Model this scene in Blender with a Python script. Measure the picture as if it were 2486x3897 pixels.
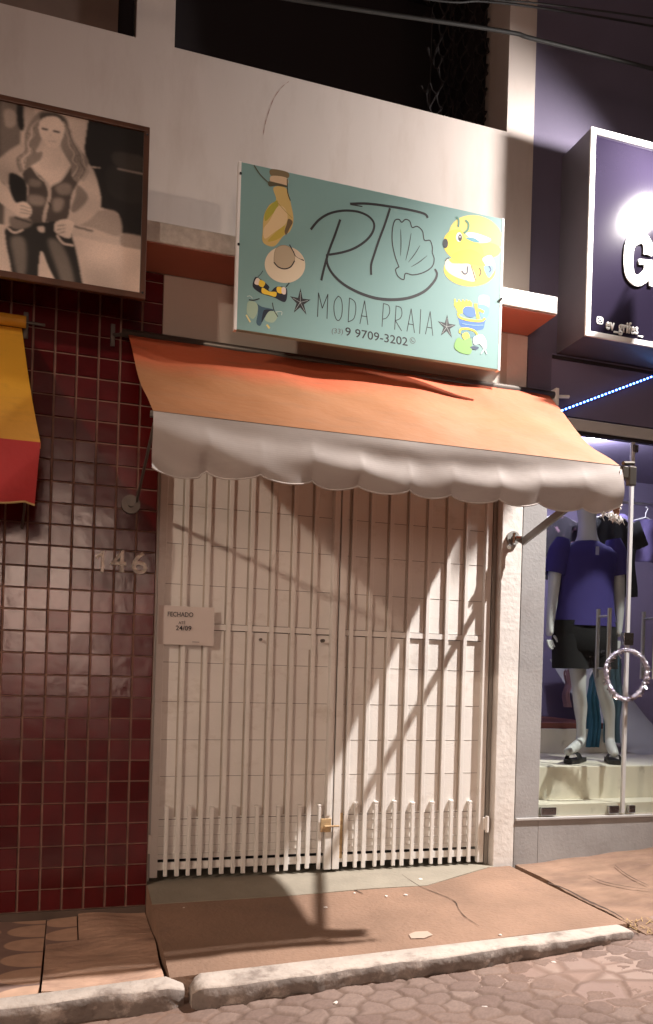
import bpy, bmesh, math, random
import numpy as np
from mathutils import Vector, Matrix
random.seed(7); R = math.radians
sc = bpy.context.scene
for o in list(bpy.data.objects): bpy.data.objects.remove(o)
col = sc.collection

# ------------------------------------------------------------------ camera, world, lamps, exposure
YAW, ROLL, VS, FPX, DC, HC = R(-17.447), R(1.659), 599.4/3100, 3100.0, 4.5, 1.157
cam = bpy.data.cameras.new('camera'); co = bpy.data.objects.new('camera', cam); col.objects.link(co)
cam.sensor_fit = 'VERTICAL'; cam.sensor_height = 36.0; cam.lens = 36.0*FPX/3897.0
cam.shift_y = 599.4/3897.0; cam.clip_end = 500; cam.clip_start = 0.05
cr, sr = math.cos(ROLL), math.sin(ROLL)
rz = Matrix.Rotation(YAW, 3, 'Z')
ax = rz @ Vector((cr, 0, sr)); up = rz @ Vector((-sr, 0, cr)); fw = rz @ Vector((0, 1, 0))
mm = Matrix((ax, up, -fw)).transposed().to_4x4(); mm.translation = (0, -DC, HC)
co.matrix_world = mm; sc.camera = co

world = bpy.data.worlds.new('World'); sc.world = world; world.use_nodes = True
wn = world.node_tree.nodes; wl = world.node_tree.links; wn.clear()
sky = wn.new('ShaderNodeTexSky'); sky.sky_type = 'NISHITA'; sky.sun_disc = False
sky.sun_elevation = R(-3); sky.sun_rotation = R(200)
b1 = wn.new('ShaderNodeBackground'); b1.inputs[1].default_value = 0.05
wl.new(sky.outputs[0], b1.inputs[0])
b2 = wn.new('ShaderNodeBackground'); b2.inputs[0].default_value = (1.0, 0.70, 0.53, 1)   # street-lit night air
b2.inputs[1].default_value = 0.036
ad = wn.new('ShaderNodeAddShader'); wo = wn.new('ShaderNodeOutputWorld')
wl.new(b1.outputs[0], ad.inputs[0]); wl.new(b2.outputs[0], ad.inputs[1]); wl.new(ad.outputs[0], wo.inputs[0])
sc.view_settings.view_transform = 'Standard'; sc.view_settings.look = 'None'
sc.view_settings.exposure = 0.12; sc.view_settings.gamma = 1.0
sc.cycles.max_bounces = 8; sc.cycles.transparent_max_bounces = 12
sc.cycles.sample_clamp_indirect = 4.0

KEY = (3.66, -0.785, 4.345)      # floodlight over the clothes shop sign, just right of the frame
SIDE = (-6.5, -2.0, 5.4)      # warm street lamp down the road
POW_KEY, POW_SIDE, POW_ADDED, POW_CREAM = 400.0, 85.0, 5000.0, 1650.0
CREAM = (-7.1, -7.0, 5.45)     # cream street lamp across the road, to the left
ADDED_LAMP = (5.0, -1.80, 6.5)     # added lamp that evens out the light on gate and ramp
def spot(name, loc, power, color, size, tgt, ang, blend):
    l = bpy.data.lights.new(name, 'SPOT'); l.energy = power; l.color = color; l.shadow_soft_size = size; l.spot_size = ang; l.spot_blend = blend
    o = bpy.data.objects.new(name, l); o.location = loc; o.rotation_euler = (Vector(tgt)-Vector(loc)).to_track_quat('-Z', 'Y').to_euler(); col.objects.link(o); return o
def lamp(name, loc, power, color, size):
    l = bpy.data.lights.new(name, 'POINT'); l.energy = power; l.color = color; l.shadow_soft_size = size
    o = bpy.data.objects.new(name, l); o.location = loc; col.objects.link(o); return o

# ------------------------------------------------------------------ helpers
def at(px, py, Y=0.0):
    u = (px-1243.0)/FPX; v = -(py-1948.5)/FPX+VS
    x = u*cr-v*sr; z = u*sr+v*cr
    c, s = math.cos(YAW), math.sin(YAW)
    X, Yd = x*c-s, x*s+c
    return Vector((X/Yd*(DC+Y), Y, z/Yd*(DC+Y)+HC))
def srgb(r, g, b):
    f = lambda c: ((c/255.0+0.055)/1.055)**2.4 if c > 10 else c/255.0/12.92
    return (f(r), f(g), f(b))
ORG = {}
def tag(o, label=None, cat=None, group=None, kind=None):
    if label: o['label'] = label
    if cat: o['category'] = cat
    if group: o['group'] = group
    if kind: o['kind'] = kind
    return o
def empty(name, loc, label, cat, group=None, kind=None):
    o = bpy.data.objects.new(name, None); col.objects.link(o); o.location = loc; o.empty_display_size = .1
    ORG[o.name] = Vector(loc); return tag(o, label, cat, group, kind)
def link_mesh(name, me, mat, parent=None, origin=None, smooth=False):
    if origin is None:
        if parent is not None: origin = ORG[parent.name]
        else:
            c = [v.co for v in me.vertices]
            origin = Vector(((min(v.x for v in c)+max(v.x for v in c))/2, (min(v.y for v in c)+max(v.y for v in c))/2, min(v.z for v in c)))
    origin = Vector(origin)
    me.transform(Matrix.Translation(-origin))
    o = bpy.data.objects.new(name, me); col.objects.link(o)
    mats = mat if isinstance(mat, (list, tuple)) else [mat]
    for m in mats: me.materials.append(m)
    if smooth:
        for p in me.polygons: p.use_smooth = True
    ORG[o.name] = origin
    if parent is not None:
        o.parent = parent; o.location = origin-ORG[parent.name]
    else: o.location = origin
    return o
def loose_parts(v, f):
    par = list(range(len(v)))
    def find(a):
        while par[a] != a: par[a] = par[par[a]]; a = par[a]
        return a
    for q in f:
        for b in q[1:]: par[find(b)] = find(q[0])
    out = {}
    for q in f: out.setdefault(find(q[0]), []).append(q)
    return list(out.values())
class MB:
    def __init__(s): s.v = []; s.f = []; s.m = []; s.mi = 0
    def add(s, vs, fs):
        b = len(s.v); s.v += [tuple(v) for v in vs]; s.f += [tuple(i+b for i in f) for f in fs]; s.m += [s.mi]*len(fs); return s
    def box(s, x0, x1, y0, y1, z0, z1, bev=0.0):
        if bev <= 0:
            return s.add([(x, y, z) for z in (z0, z1) for y in (y0, y1) for x in (x0, x1)],
                  [(0,2,3,1),(4,5,7,6),(0,1,5,4),(2,6,7,3),(0,4,6,2),(1,3,7,5)])
        bm = bmesh.new(); bmesh.ops.create_cube(bm, size=1)
        for v in bm.verts: v.co = Vector(((x0+x1)/2+v.co.x*(x1-x0), (y0+y1)/2+v.co.y*(y1-y0), (z0+z1)/2+v.co.z*(z1-z0)))
        bmesh.ops.bevel(bm, geom=bm.edges[:], offset=bev, segments=2, affect='EDGES', profile=.5)
        bm.verts.index_update(); s.add([v.co[:] for v in bm.verts], [[v.index for v in f.verts] for f in bm.faces]); bm.free(); return s
    def tube(s, pts, r, n=8, cap=True):
        pts = [Vector(p) for p in pts]; k = len(pts); rs = r if isinstance(r, (list, tuple)) else [r]*k
        base = len(s.v); vs = []; fs = []; prev = None
        for i, p in enumerate(pts):
            t = (pts[min(i+1, k-1)]-pts[max(i-1, 0)]).normalized()
            a = (prev if prev is not None else (Vector((0,0,1)) if abs(t.z) < .9 else Vector((1,0,0))))
            a = (a-t*a.dot(t)).normalized(); prev = a; b = t.cross(a)
            for j in range(n):
                w = 2*math.pi*j/n; vs.append(p+(a*math.cos(w)+b*math.sin(w))*rs[i])
        for i in range(k-1):
            for j in range(n): fs.append((i*n+j, i*n+(j+1) % n, (i+1)*n+(j+1) % n, (i+1)*n+j))
        if cap: fs += [tuple(range(n-1, -1, -1)), tuple((k-1)*n+j for j in range(n))]
        return s.add(vs, fs)
    def loft(s, rings, cap=True):
        n = len(rings[0]); vs = [p for r_ in rings for p in r_]; fs = []
        for i in range(len(rings)-1):
            for j in range(n): fs.append((i*n+j, i*n+(j+1) % n, (i+1)*n+(j+1) % n, (i+1)*n+j))
        if cap: fs += [tuple(range(n-1, -1, -1)), tuple((len(rings)-1)*n+j for j in range(n))]
        return s.add(vs, fs)
    def bar(s, a, b, w, h):
        a, b = Vector(a), Vector(b); t = (b-a).normalized(); q = Vector((0,0,1)) if abs(t.z) < .9 else Vector((0,1,0))
        u = t.cross(q).normalized(); v = u.cross(t)
        vs = [p+u*w/2*i+v*h/2*j for p in (a, b) for i, j in ((-1,-1),(1,-1),(1,1),(-1,1))]
        return s.add(vs, [(0,1,2,3),(7,6,5,4),(0,4,5,1),(1,5,6,2),(2,6,7,3),(3,7,4,0)])
    def grid(s, fn, nu, nv):
        vs = [fn(i/nu, j/nv) for j in range(nv+1) for i in range(nu+1)]
        return s.add(vs, [(j*(nu+1)+i, j*(nu+1)+i+1, (j+1)*(nu+1)+i+1, (j+1)*(nu+1)+i) for j in range(nv) for i in range(nu)])
    def poly(s, pts): return s.add(pts, [tuple(range(len(pts)))])
    def each(s, name, mat, parent, smooth=False, join=1):
        fs = loose_parts(s.v, s.f); os_ = []
        for i in range(0, len(fs), join):
            q = [f for g in fs[i:i+join] for f in g]; idx = sorted({i_ for f in q for i_ in f}); mp = {a: b for b, a in enumerate(idx)}
            m = MB(); m.add([s.v[a] for a in idx], [[mp[a] for a in f] for f in q]); os_.append(m.build(name, mat, parent, smooth=smooth))
        return os_
    def build(s, name, mat, parent=None, origin=None, smooth=False, fix=True):
        me = bpy.data.meshes.new(name); me.from_pydata(s.v, [], s.f)
        mlist = s.m
        for p, m_ in zip(me.polygons, mlist): p.material_index = m_
        if fix:
            bm = bmesh.new(); bm.from_mesh(me); bmesh.ops.recalc_face_normals(bm, faces=bm.faces); bm.to_mesh(me); bm.free()
        me.update(); return link_mesh(name, me, mat, parent, origin, smooth)

def mat(name, color, rough=.7, metal=0.0, var=0.0, vscale=6.0, bump=0.0, bscale=60.0, dirt=None, dirt_amt=0.0, dscale=3.0, spec=.5, emit=None, es=0.0, trans=0.0, coat=0.0, stretch=(1,1,1), dlo=.5, dhi=.72):
    m = bpy.data.materials.new(name); m.use_nodes = True; nt = m.node_tree; N = nt.nodes; L = nt.links
    p = N['Principled BSDF']; p.inputs['Roughness'].default_value = rough; p.inputs['Metallic'].default_value = metal
    p.inputs['Specular IOR Level'].default_value = spec; p.inputs['Coat Weight'].default_value = coat
    tc = N.new('ShaderNodeTexCoord'); mp = N.new('ShaderNodeMapping'); mp.inputs['Scale'].default_value = stretch
    L.new(tc.outputs['Object'], mp.inputs[0])
    rgb = N.new('ShaderNodeRGB'); rgb.outputs[0].default_value = (*color, 1); c = rgb.outputs[0]
    if var > 0:
        n = N.new('ShaderNodeTexNoise'); n.inputs['Scale'].default_value = vscale; n.inputs['Detail'].default_value = 6; L.new(mp.outputs[0], n.inputs[0])
        mr = N.new('ShaderNodeMapRange'); mr.inputs[1].default_value = .3; mr.inputs[2].default_value = .7; mr.inputs[3].default_value = 1-var; mr.inputs[4].default_value = 1+var
        L.new(n.outputs[0], mr.inputs[0]); mx = N.new('ShaderNodeVectorMath'); mx.operation = 'SCALE'; L.new(c, mx.inputs[0]); L.new(mr.outputs[0], mx.inputs['Scale']); c = mx.outputs[0]
    if dirt is not None:
        n = N.new('ShaderNodeTexNoise'); n.inputs['Scale'].default_value = dscale; n.inputs['Detail'].default_value = 8; n.inputs['Roughness'].default_value = .65; L.new(mp.outputs[0], n.inputs[0])
        mr = N.new('ShaderNodeMapRange'); mr.inputs[1].default_value = dlo; mr.inputs[2].default_value = dhi; mr.inputs[3].default_value = 0; mr.inputs[4].default_value = dirt_amt
        L.new(n.outputs[0], mr.inputs[0]); mx = N.new('ShaderNodeMix'); mx.data_type = 'RGBA'; L.new(mr.outputs[0], mx.inputs[0]); L.new(c, mx.inputs[6]); mx.inputs[7].default_value = (*dirt, 1); c = mx.outputs[2]
    L.new(c, p.inputs['Base Color'])
    if bump > 0:
        n = N.new('ShaderNodeTexNoise'); n.inputs['Scale'].default_value = bscale; n.inputs['Detail'].default_value = 5; L.new(mp.outputs[0], n.inputs[0])
        b = N.new('ShaderNodeBump'); b.inputs['Strength'].default_value = 1; b.inputs['Distance'].default_value = bump; L.new(n.outputs[0], b.inputs['Height']); L.new(b.outputs[0], p.inputs['Normal'])
    if emit: p.inputs['Emission Color'].default_value = (*emit, 1); p.inputs['Emission Strength'].default_value = es
    if trans > 0:
        t = N.new('ShaderNodeBsdfTranslucent'); L.new(c, t.inputs[0]); ms = N.new('ShaderNodeMixShader'); ms.inputs[0].default_value = trans
        L.new(p.outputs[0], ms.inputs[1]); L.new(t.outputs[0], ms.inputs[2]); L.new(ms.outputs[0], N['Material Output'].inputs[0])
    return m

def smooth_path(pts, k=6, closed=False):
    P = [Vector(p) for p in pts]; n = len(P); out = []
    rng = range(n) if closed else range(n-1)
    for i in rng:
        if closed: a, b, c, d = P[i-1], P[i], P[(i+1) % n], P[(i+2) % n]
        else: a, b, c, d = P[max(i-1, 0)], P[i], P[i+1], P[min(i+2, n-1)]
        for j in range(k):
            t = j/k; out.append(.5*((2*b)+(c-a)*t+(2*a-5*b+4*c-d)*t*t+(3*b-a-3*c+d)*t**3))
    if not closed: out.append(P[-1])
    return out
def ribbon(mb, pts, w, taper=None, k=6, closed=False):
    """flat stroke lying in an xz plane"""
    P = smooth_path(pts, k, closed) if k > 1 else [Vector(p) for p in pts]; n = len(P)
    for i in range(n if closed else n-1):
        a, b = P[i], P[(i+1) % n]; t = b-a
        if t.length < 1e-6: continue
        t.normalize(); q = Vector((-t.z, 0, t.x))
        wa = w*(taper(i/(n-1)) if taper else 1)/2; wb = w*(taper((i+1)/(n-1)) if taper else 1)/2
        e = t*min(wa, wb)*.35; dy = Vector((0, -1e-5*(i % 5), 0))
        mb.add([a-e+q*wa+dy, b+e+q*wb+dy, b+e-q*wb+dy, a-e-q*wa+dy], [(0, 1, 2, 3)])
def pix(pts, s, ox, oy): return [(ox+x*s, oy+y*s) for x, y in pts]
def text_obj(name, txt, m, parent, o, ex, ez, thick=0.0, bold=0.0, spacing=1.0):
    """built-in font text mapped on the box with corner o, width vector ex, height vector ez (of its bounds)"""
    cu = bpy.data.curves.new('t', 'FONT'); cu.body = txt; cu.offset = bold; cu.space_character = spacing; cu.resolution_u = 3
    t = bpy.data.objects.new('t', cu); col.objects.link(t); dg = bpy.context.evaluated_depsgraph_get(); dg.update()
    me = bpy.data.meshes.new_from_object(t.evaluated_get(dg)); bpy.data.objects.remove(t)
    bm = bmesh.new(); bm.from_mesh(me)
    bmesh.ops.remove_doubles(bm, verts=bm.verts, dist=1e-5)
    xs = [v.co.x for v in bm.verts]; ys = [v.co.y for v in bm.verts]; x0, x1, y0, y1 = min(xs), max(xs), min(ys), max(ys)
    ex, ez, o = Vector(ex), Vector(ez), Vector(o)
    for v in bm.verts: v.co = o+ex*((v.co.x-x0)/(x1-x0))+ez*((v.co.y-y0)/(y1-y0))
    if thick > 0:
        r = bmesh.ops.extrude_face_region(bm, geom=bm.faces[:])
        for v in r['geom']:
            if isinstance(v, bmesh.types.BMVert): v.co += Vector((0, -thick, 0))
    bmesh.ops.recalc_face_normals(bm, faces=bm.faces)
    bm.to_mesh(me); bm.free(); return link_mesh(name, me, m, parent)

# ------------------------------------------------------------------ materials
M = {}
M['wall'] = mat('wall_plaster', (.55,.49,.455), .85, var=.06, vscale=1.5, bump=.0004, bscale=30, dirt=(.33,.25,.2), dirt_amt=.5, dscale=3.2, dlo=.5, dhi=.8, stretch=(1,1,.28))
M['stain'] = mat('reddish_hairline', (.30,.17,.14), .9)
M['beige'] = mat('beige_plaster', (.50,.44,.38), .85, var=.05, vscale=2, bump=.001, bscale=90)
M['pillar'] = mat('rough_pillar_plaster', (.66,.62,.58), .9, var=.08, vscale=5, bump=.004, bscale=26, dirt=(.4,.32,.26), dirt_amt=.35, dscale=4)
M['marble'] = mat('pale_ledge_stone', (.60,.56,.51), .6, var=.2, vscale=5, dirt=(.25,.21,.18), dirt_amt=.8, dscale=4, bump=.002, bscale=30)
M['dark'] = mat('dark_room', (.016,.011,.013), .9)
M['brown'] = mat('brown_shutter', (.16,.11,.09), .7, var=.1)
M['soffit'] = mat('bounce_tinted_soffit', (.36,.16,.12), .85, var=.05)  # red of light bounced off the awning, put into the colour
M['tile'] = mat('red_glazed_tile', (.078,.0022,.004), .17, var=.18, vscale=9, bump=.0016, bscale=12, spec=.5)
_n = M['tile'].node_tree; _g = _n.nodes.new('ShaderNodeNewGeometry'); _r = _n.nodes.new('ShaderNodeMapRange'); _r.inputs[3].default_value = .78; _r.inputs[4].default_value = 1.2
_n.links.new(_g.outputs['Random Per Island'], _r.inputs[0]); _p = _n.nodes['Principled BSDF']; _src = _p.inputs['Base Color'].links[0].from_socket; _v = _n.nodes.new('ShaderNodeVectorMath'); _v.operation = 'SCALE'
_n.links.new(_src, _v.inputs[0]); _n.links.new(_r.outputs[0], _v.inputs['Scale']); _n.links.new(_v.outputs[0], _p.inputs['Base Color'])
_r2 = _n.nodes.new('ShaderNodeMapRange'); _r2.inputs[3].default_value = .17; _r2.inputs[4].default_value = .27; _n.links.new(_g.outputs['Random Per Island'], _r2.inputs[0]); _n.links.new(_r2.outputs[0], _p.inputs['Roughness'])
M['grout'] = mat('tan_grout', (.25,.145,.11), .9, var=.25, vscale=9)
M['gate'] = mat('cream_gate_paint', (.68,.650,.610), .5, var=.05, vscale=3, dirt=(.36,.29,.22), dirt_amt=.4, dscale=6, dlo=.55, dhi=.74, bump=.0008, bscale=60, stretch=(1,1,1.6))
M['foldshade'] = mat('fold_shade_tone', (.42,.36,.30), .8, var=.2)  # shade beside each bar, put into the colour
M['gateshade'] = mat('gate_seam', (.06,.05,.045), .8)
M['rust'] = mat('rusty_cream_paint', (.45,.31,.16), .7, var=.3, vscale=25, dirt=(.2,.08,.03), dirt_amt=.8, dscale=18)
M['steel'] = mat('brushed_steel', (.62,.60,.57), .3, metal=1.0, var=.05, vscale=40)
M['chrome'] = mat('chrome_clamp', (.5,.49,.5), .18, metal=1.0)
M['darksteel'] = mat('dull_dark_metal', (.13,.115,.10), .45, metal=.6)
M['greyarm'] = mat('grey_arm_paint', (.28,.27,.25), .45, metal=.4)
M['white'] = mat('white_paint', (.78,.77,.75), .45, var=.03)
M['alu'] = mat('white_aluminium', (.66,.65,.64), .35, metal=.3, var=.04)
M['greywall'] = mat('grey_render', (.30,.29,.285), .8, var=.08, vscale=3, bump=.002, bscale=50, dirt=(.17,.15,.14), dirt_amt=.5, dscale=2)
M['violet'] = mat('violet_grey_wall', (.115,.10,.155), .6, var=.08, vscale=2, bump=.001, bscale=60)
M['violetpanel'] = mat('violet_composite_panel', (.17,.145,.22), .33, var=.05, vscale=1.2)
M['signface'] = mat('glossy_dark_sign_face', (.016,.012,.026), .13, var=.06, vscale=2, bump=.0004, bscale=7)
M['signside'] = mat('sign_box_side', (.11,.10,.12), .4, var=.06)
M['teal'] = mat('teal_banner', srgb(126,163,160), .5, var=.03, vscale=2)
M['ink'] = mat('black_print', (.022,.022,.024), .5)
M['inkgrey'] = mat('grey_print', (.10,.105,.105), .5)
M['redwood'] = mat('brown_frame', (.085,.035,.02), .4, var=.3, vscale=8, stretch=(1,1,.3))
M['paper'] = mat('notice_paper', (.60,.53,.49), .7, var=.03)
M['skin'] = mat('mannequin_grey', (.50,.51,.50), .35, var=.02)
M['navy'] = mat('navy_shirt_cloth', (.030,.020,.145), .85, bump=.002, bscale=8)
M['black'] = mat('black_cloth', (.005,.005,.006), 1.0, bump=.002, bscale=9)
M['rubber'] = mat('black_rubber', (.012,.012,.012), .55)
M['cream'] = mat('cream_step_tile', (.76,.71,.59), .35, var=.06, dirt=(.25,.2,.16), dirt_amt=.6, dscale=7, dlo=.62, dhi=.75)
M['innerwall'] = mat('violet_inner_wall', (.26,.22,.34), .7, var=.06, vscale=2)
M['greycounter'] = mat('pale_grey_counter', (.42,.41,.40), .5, var=.04)
M['ruddywood'] = mat('reddish_board', (.22,.07,.05), .5, var=.1)
M['led'] = mat('blue_led', (.1,.2,.9), .4, emit=(.16,.42,1.0), es=12.0)
M['ledtape'] = mat('blue_led_tape', (.02,.03,.3), .4, emit=(.02,.05,1.0), es=.45)
M['lampface'] = mat('lit_lamp_lens', (1,1,1), .4, emit=(1.0,.66,.70), es=14.0)
M['keyface'] = mat('lit_floodlight_lens', (1,1,1), .4, emit=(1.0,.90,.84), es=6.0)
M['warmface'] = mat('lit_street_lens', (1,1,1), .4, emit=(1.0,.55,.3), es=40.0)
M['litwin'] = mat('lit_shop_glass', (1,.8,.7), .4, emit=(1.0,.70,.56), es=17.0)
M['cable'] = mat('black_cable', (.01,.01,.01), .6)
M['kerb'] = mat('whitewashed_kerb', (.44,.375,.325), .9, var=.14, vscale=9, dirt=(.16,.12,.10), dirt_amt=.75, dscale=7, dlo=.52, dhi=.68, bump=.010, bscale=26)
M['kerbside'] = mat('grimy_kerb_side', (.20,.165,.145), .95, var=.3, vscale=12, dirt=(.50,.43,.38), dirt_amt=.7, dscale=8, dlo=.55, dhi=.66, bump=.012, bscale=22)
M['ramp'] = mat('ramp_concrete', (.245,.148,.098), .85, var=.25, vscale=2.5, dirt=(.15,.09,.065), dirt_amt=.75, dscale=5, dlo=.54, dhi=.8, bump=.006, bscale=45)
M['sill'] = mat('cement_threshold', (.26,.23,.18), .9, var=.1, vscale=6, bump=.003, bscale=50)
M['dirtwalk'] = mat('worn_sidewalk', (.235,.145,.098), .95, var=.22, vscale=7, dirt=(.14,.08,.06), dirt_amt=.7, dscale=5, dlo=.5, dhi=.7, bump=.012, bscale=18, stretch=(.6,1.2,1))
M['leftwalk'] = mat('worn_left_sidewalk', (.46,.29,.205), .95, var=.22, vscale=7, dirt=(.2,.12,.09), dirt_amt=.7, dscale=5, dlo=.5, dhi=.7, bump=.014, bscale=18, stretch=(.6,1.2,1))
M['leaf'] = mat('dry_yellow_weed', (.34,.22,.10), .9, var=.3)
M['bit'] = mat('pale_litter', (.62,.55,.5), .7, var=.1)
def glass_mat():
    m = bpy.data.materials.new('clear_glass'); m.use_nodes = True; N = m.node_tree.nodes; L = m.node_tree.links; N.clear()
    t = N.new('ShaderNodeBsdfTransparent'); t.inputs[0].default_value = (.93,.95,.94,1); g = N.new('ShaderNodeBsdfGlossy'); g.inputs['Roughness'].default_value = .02
    lw = N.new('ShaderNodeLayerWeight'); lw.inputs[0].default_value = .5; pw = N.new('ShaderNodeMath'); pw.operation = 'POWER'; pw.inputs[1].default_value = 5; L.new(lw.outputs['Facing'], pw.inputs[0]); f = N.new('ShaderNodeMath'); f.operation = 'MULTIPLY_ADD'; f.inputs[1].default_value = .94; f.inputs[2].default_value = .04; L.new(pw.outputs[0], f.inputs[0]); x = N.new('ShaderNodeMixShader'); o = N.new('ShaderNodeOutputMaterial')
    L.new(f.outputs[0], x.inputs[0]); L.new(t.outputs[0], x.inputs[1]); L.new(g.outputs[0], x.inputs[2]); L.new(x.outputs[0], o.inputs[0]); return m
M['glass'] = glass_mat()
def vcol_mat(name, rough=.55):
    m = bpy.data.materials.new(name); m.use_nodes = True; N = m.node_tree.nodes
    a = N.new('ShaderNodeVertexColor'); a.layer_name = 'col'; m.node_tree.links.new(a.outputs[0], N['Principled BSDF'].inputs['Base Color']); N['Principled BSDF'].inputs['Roughness'].default_value = rough; return m
M['print'] = vcol_mat('printed_picture')
def cobble_mat():
    m = mat('cobble_paving', (.2,.14,.11), .8); nt = m.node_tree; N = nt.nodes; L = nt.links; p = N['Principled BSDF']
    tc = N.new('ShaderNodeTexCoord'); mp = N.new('ShaderNodeMapping'); mp.inputs['Scale'].default_value = (1.0, 1.25, 1); L.new(tc.outputs['Object'], mp.inputs[0])
    nz = N.new('ShaderNodeTexNoise'); nz.inputs['Scale'].default_value = 5; L.new(mp.outputs[0], nz.inputs[0])
    vm = N.new('ShaderNodeVectorMath'); vm.operation = 'MULTIPLY_ADD'; vm.inputs[1].default_value = (.05,.05,0); L.new(nz.outputs['Color'], vm.inputs[0]); L.new(mp.outputs[0], vm.inputs[2])
    v1 = N.new('ShaderNodeTexVoronoi'); v1.feature = 'DISTANCE_TO_EDGE'; v1.inputs['Scale'].default_value = 5.2; v1.inputs['Randomness'].default_value = .75; L.new(vm.outputs[0], v1.inputs['Vector'])
    v2 = N.new('ShaderNodeTexVoronoi'); v2.inputs['Scale'].default_value = 5.2; v2.inputs['Randomness'].default_value = .75; L.new(vm.outputs[0], v2.inputs['Vector'])
    edge = N.new('ShaderNodeMapRange'); edge.interpolation_type = 'SMOOTHSTEP'; edge.inputs[1].default_value = .0; edge.inputs[2].default_value = .13; L.new(v1.outputs['Distance'], edge.inputs[0])
    cr_ = N.new('ShaderNodeValToRGB'); e = cr_.color_ramp.elements; e[0].color = (.27,.175,.135,1); e[1].color = (.33,.24,.195,1); e2 = cr_.color_ramp.elements.new(.5); e2.color = (.235,.16,.135,1)
    sp = N.new('ShaderNodeSeparateColor'); L.new(v2.outputs['Color'], sp.inputs[0]); L.new(sp.outputs[0], cr_.inputs[0])
    n2 = N.new('ShaderNodeTexNoise'); n2.inputs['Scale'].default_value = 2.2; n2.inputs['Detail'].default_value = 8; L.new(tc.outputs['Object'], n2.inputs[0])
    mr = N.new('ShaderNodeMapRange'); mr.inputs[1].default_value = .42; mr.inputs[2].default_value = .62; L.new(n2.outputs[0], mr.inputs[0])
    mx = N.new('ShaderNodeMix'); mx.data_type = 'RGBA'; L.new(edge.outputs[0], mx.inputs[0]); mx.inputs[6].default_value = (.19,.12,.09,1); L.new(cr_.outputs[0], mx.inputs[7])
    mx2 = N.new('ShaderNodeMix'); mx2.data_type = 'RGBA'; ml = N.new('ShaderNodeMath'); ml.operation = 'MULTIPLY'; ml.inputs[1].default_value = .8; L.new(mr.outputs[0], ml.inputs[0]); L.new(ml.outputs[0], mx2.inputs[0]); L.new(mx.outputs[2], mx2.inputs[6]); mx2.inputs[7].default_value = (.255,.165,.13,1)
    L.new(mx2.outputs[2], p.inputs['Base Color'])
    n3 = N.new('ShaderNodeTexNoise'); n3.inputs['Scale'].default_value = 40; n3.inputs['Detail'].default_value = 6; L.new(tc.outputs['Object'], n3.inputs[0])
    m3 = N.new('ShaderNodeMath'); m3.operation = 'MULTIPLY_ADD'; m3.inputs[1].default_value = .35; L.new(n3.outputs[0], m3.inputs[0]); L.new(edge.outputs[0], m3.inputs[2])
    inv = N.new('ShaderNodeMath'); inv.operation = 'SUBTRACT'; inv.inputs[0].default_value = 1.15; L.new(mr.outputs[0], inv.inputs[1])
    b = N.new('ShaderNodeBump'); b.inputs['Distance'].default_value = .008; L.new(inv.outputs[0], b.inputs['Strength']); L.new(m3.outputs[0], b.inputs['Height']); L.new(b.outputs[0], p.inputs['Normal'])
    return m
M['cobble'] = cobble_mat()
def mosaic_mat():
    m = mat('circle_patterned_paving', (.2,.14,.11), .85); nt = m.node_tree; N = nt.nodes; L = nt.links; p = N['Principled BSDF']
    g = N.new('ShaderNodeTexCoord'); sx = N.new('ShaderNodeSeparateXYZ'); L.new(g.outputs['Object'], sx.inputs[0])
    def mth(op, a, b=None, v=None):
        n = N.new('ShaderNodeMath'); n.operation = op; L.new(a, n.inputs[0])
        if b is not None: L.new(b, n.inputs[1])
        elif v is not None: n.inputs[1].default_value = v
        return n.outputs[0]
    def cell(o, k, off):
        a = mth('MULTIPLY', o, v=k); a = mth('ADD', a, v=off); a = mth('FRACT', a); return mth('SUBTRACT', a, v=.5)
    u = cell(sx.outputs[0], 3.1, 50.3); v = cell(sx.outputs[1], 4.6, 50.1)
    d = mth('SQRT', mth('ADD', mth('MULTIPLY', u, u), mth('MULTIPLY', v, v)))
    s = N.new('ShaderNodeMapRange'); s.inputs[1].default_value = .44; s.inputs[2].default_value = .47; L.new(d, s.inputs[0])
    nz = N.new('ShaderNodeTexNoise'); nz.inputs['Scale'].default_value = 14; nz.inputs['Detail'].default_value = 6; L.new(g.outputs['Object'], nz.inputs[0])
    mx = N.new('ShaderNodeMix'); mx.data_type = 'RGBA'; L.new(s.outputs[0], mx.inputs[0]); mx.inputs[6].default_value = (.52,.33,.23,1); mx.inputs[7].default_value = (.25,.16,.13,1)
    mr = N.new('ShaderNodeMapRange'); mr.inputs[3].default_value = .75; mr.inputs[4].default_value = 1.25; L.new(nz.outputs[0], mr.inputs[0])
    sc_ = N.new('ShaderNodeVectorMath'); sc_.operation = 'SCALE'; L.new(mx.outputs[2], sc_.inputs[0]); L.new(mr.outputs[0], sc_.inputs['Scale']); L.new(sc_.outputs[0], p.inputs['Base Color'])
    b = N.new('ShaderNodeBump'); b.inputs['Distance'].default_value = .003; L.new(nz.outputs[0], b.inputs['Height']); L.new(b.outputs[0], p.inputs['Normal']); return m
M['mosaic'] = mosaic_mat()
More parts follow.
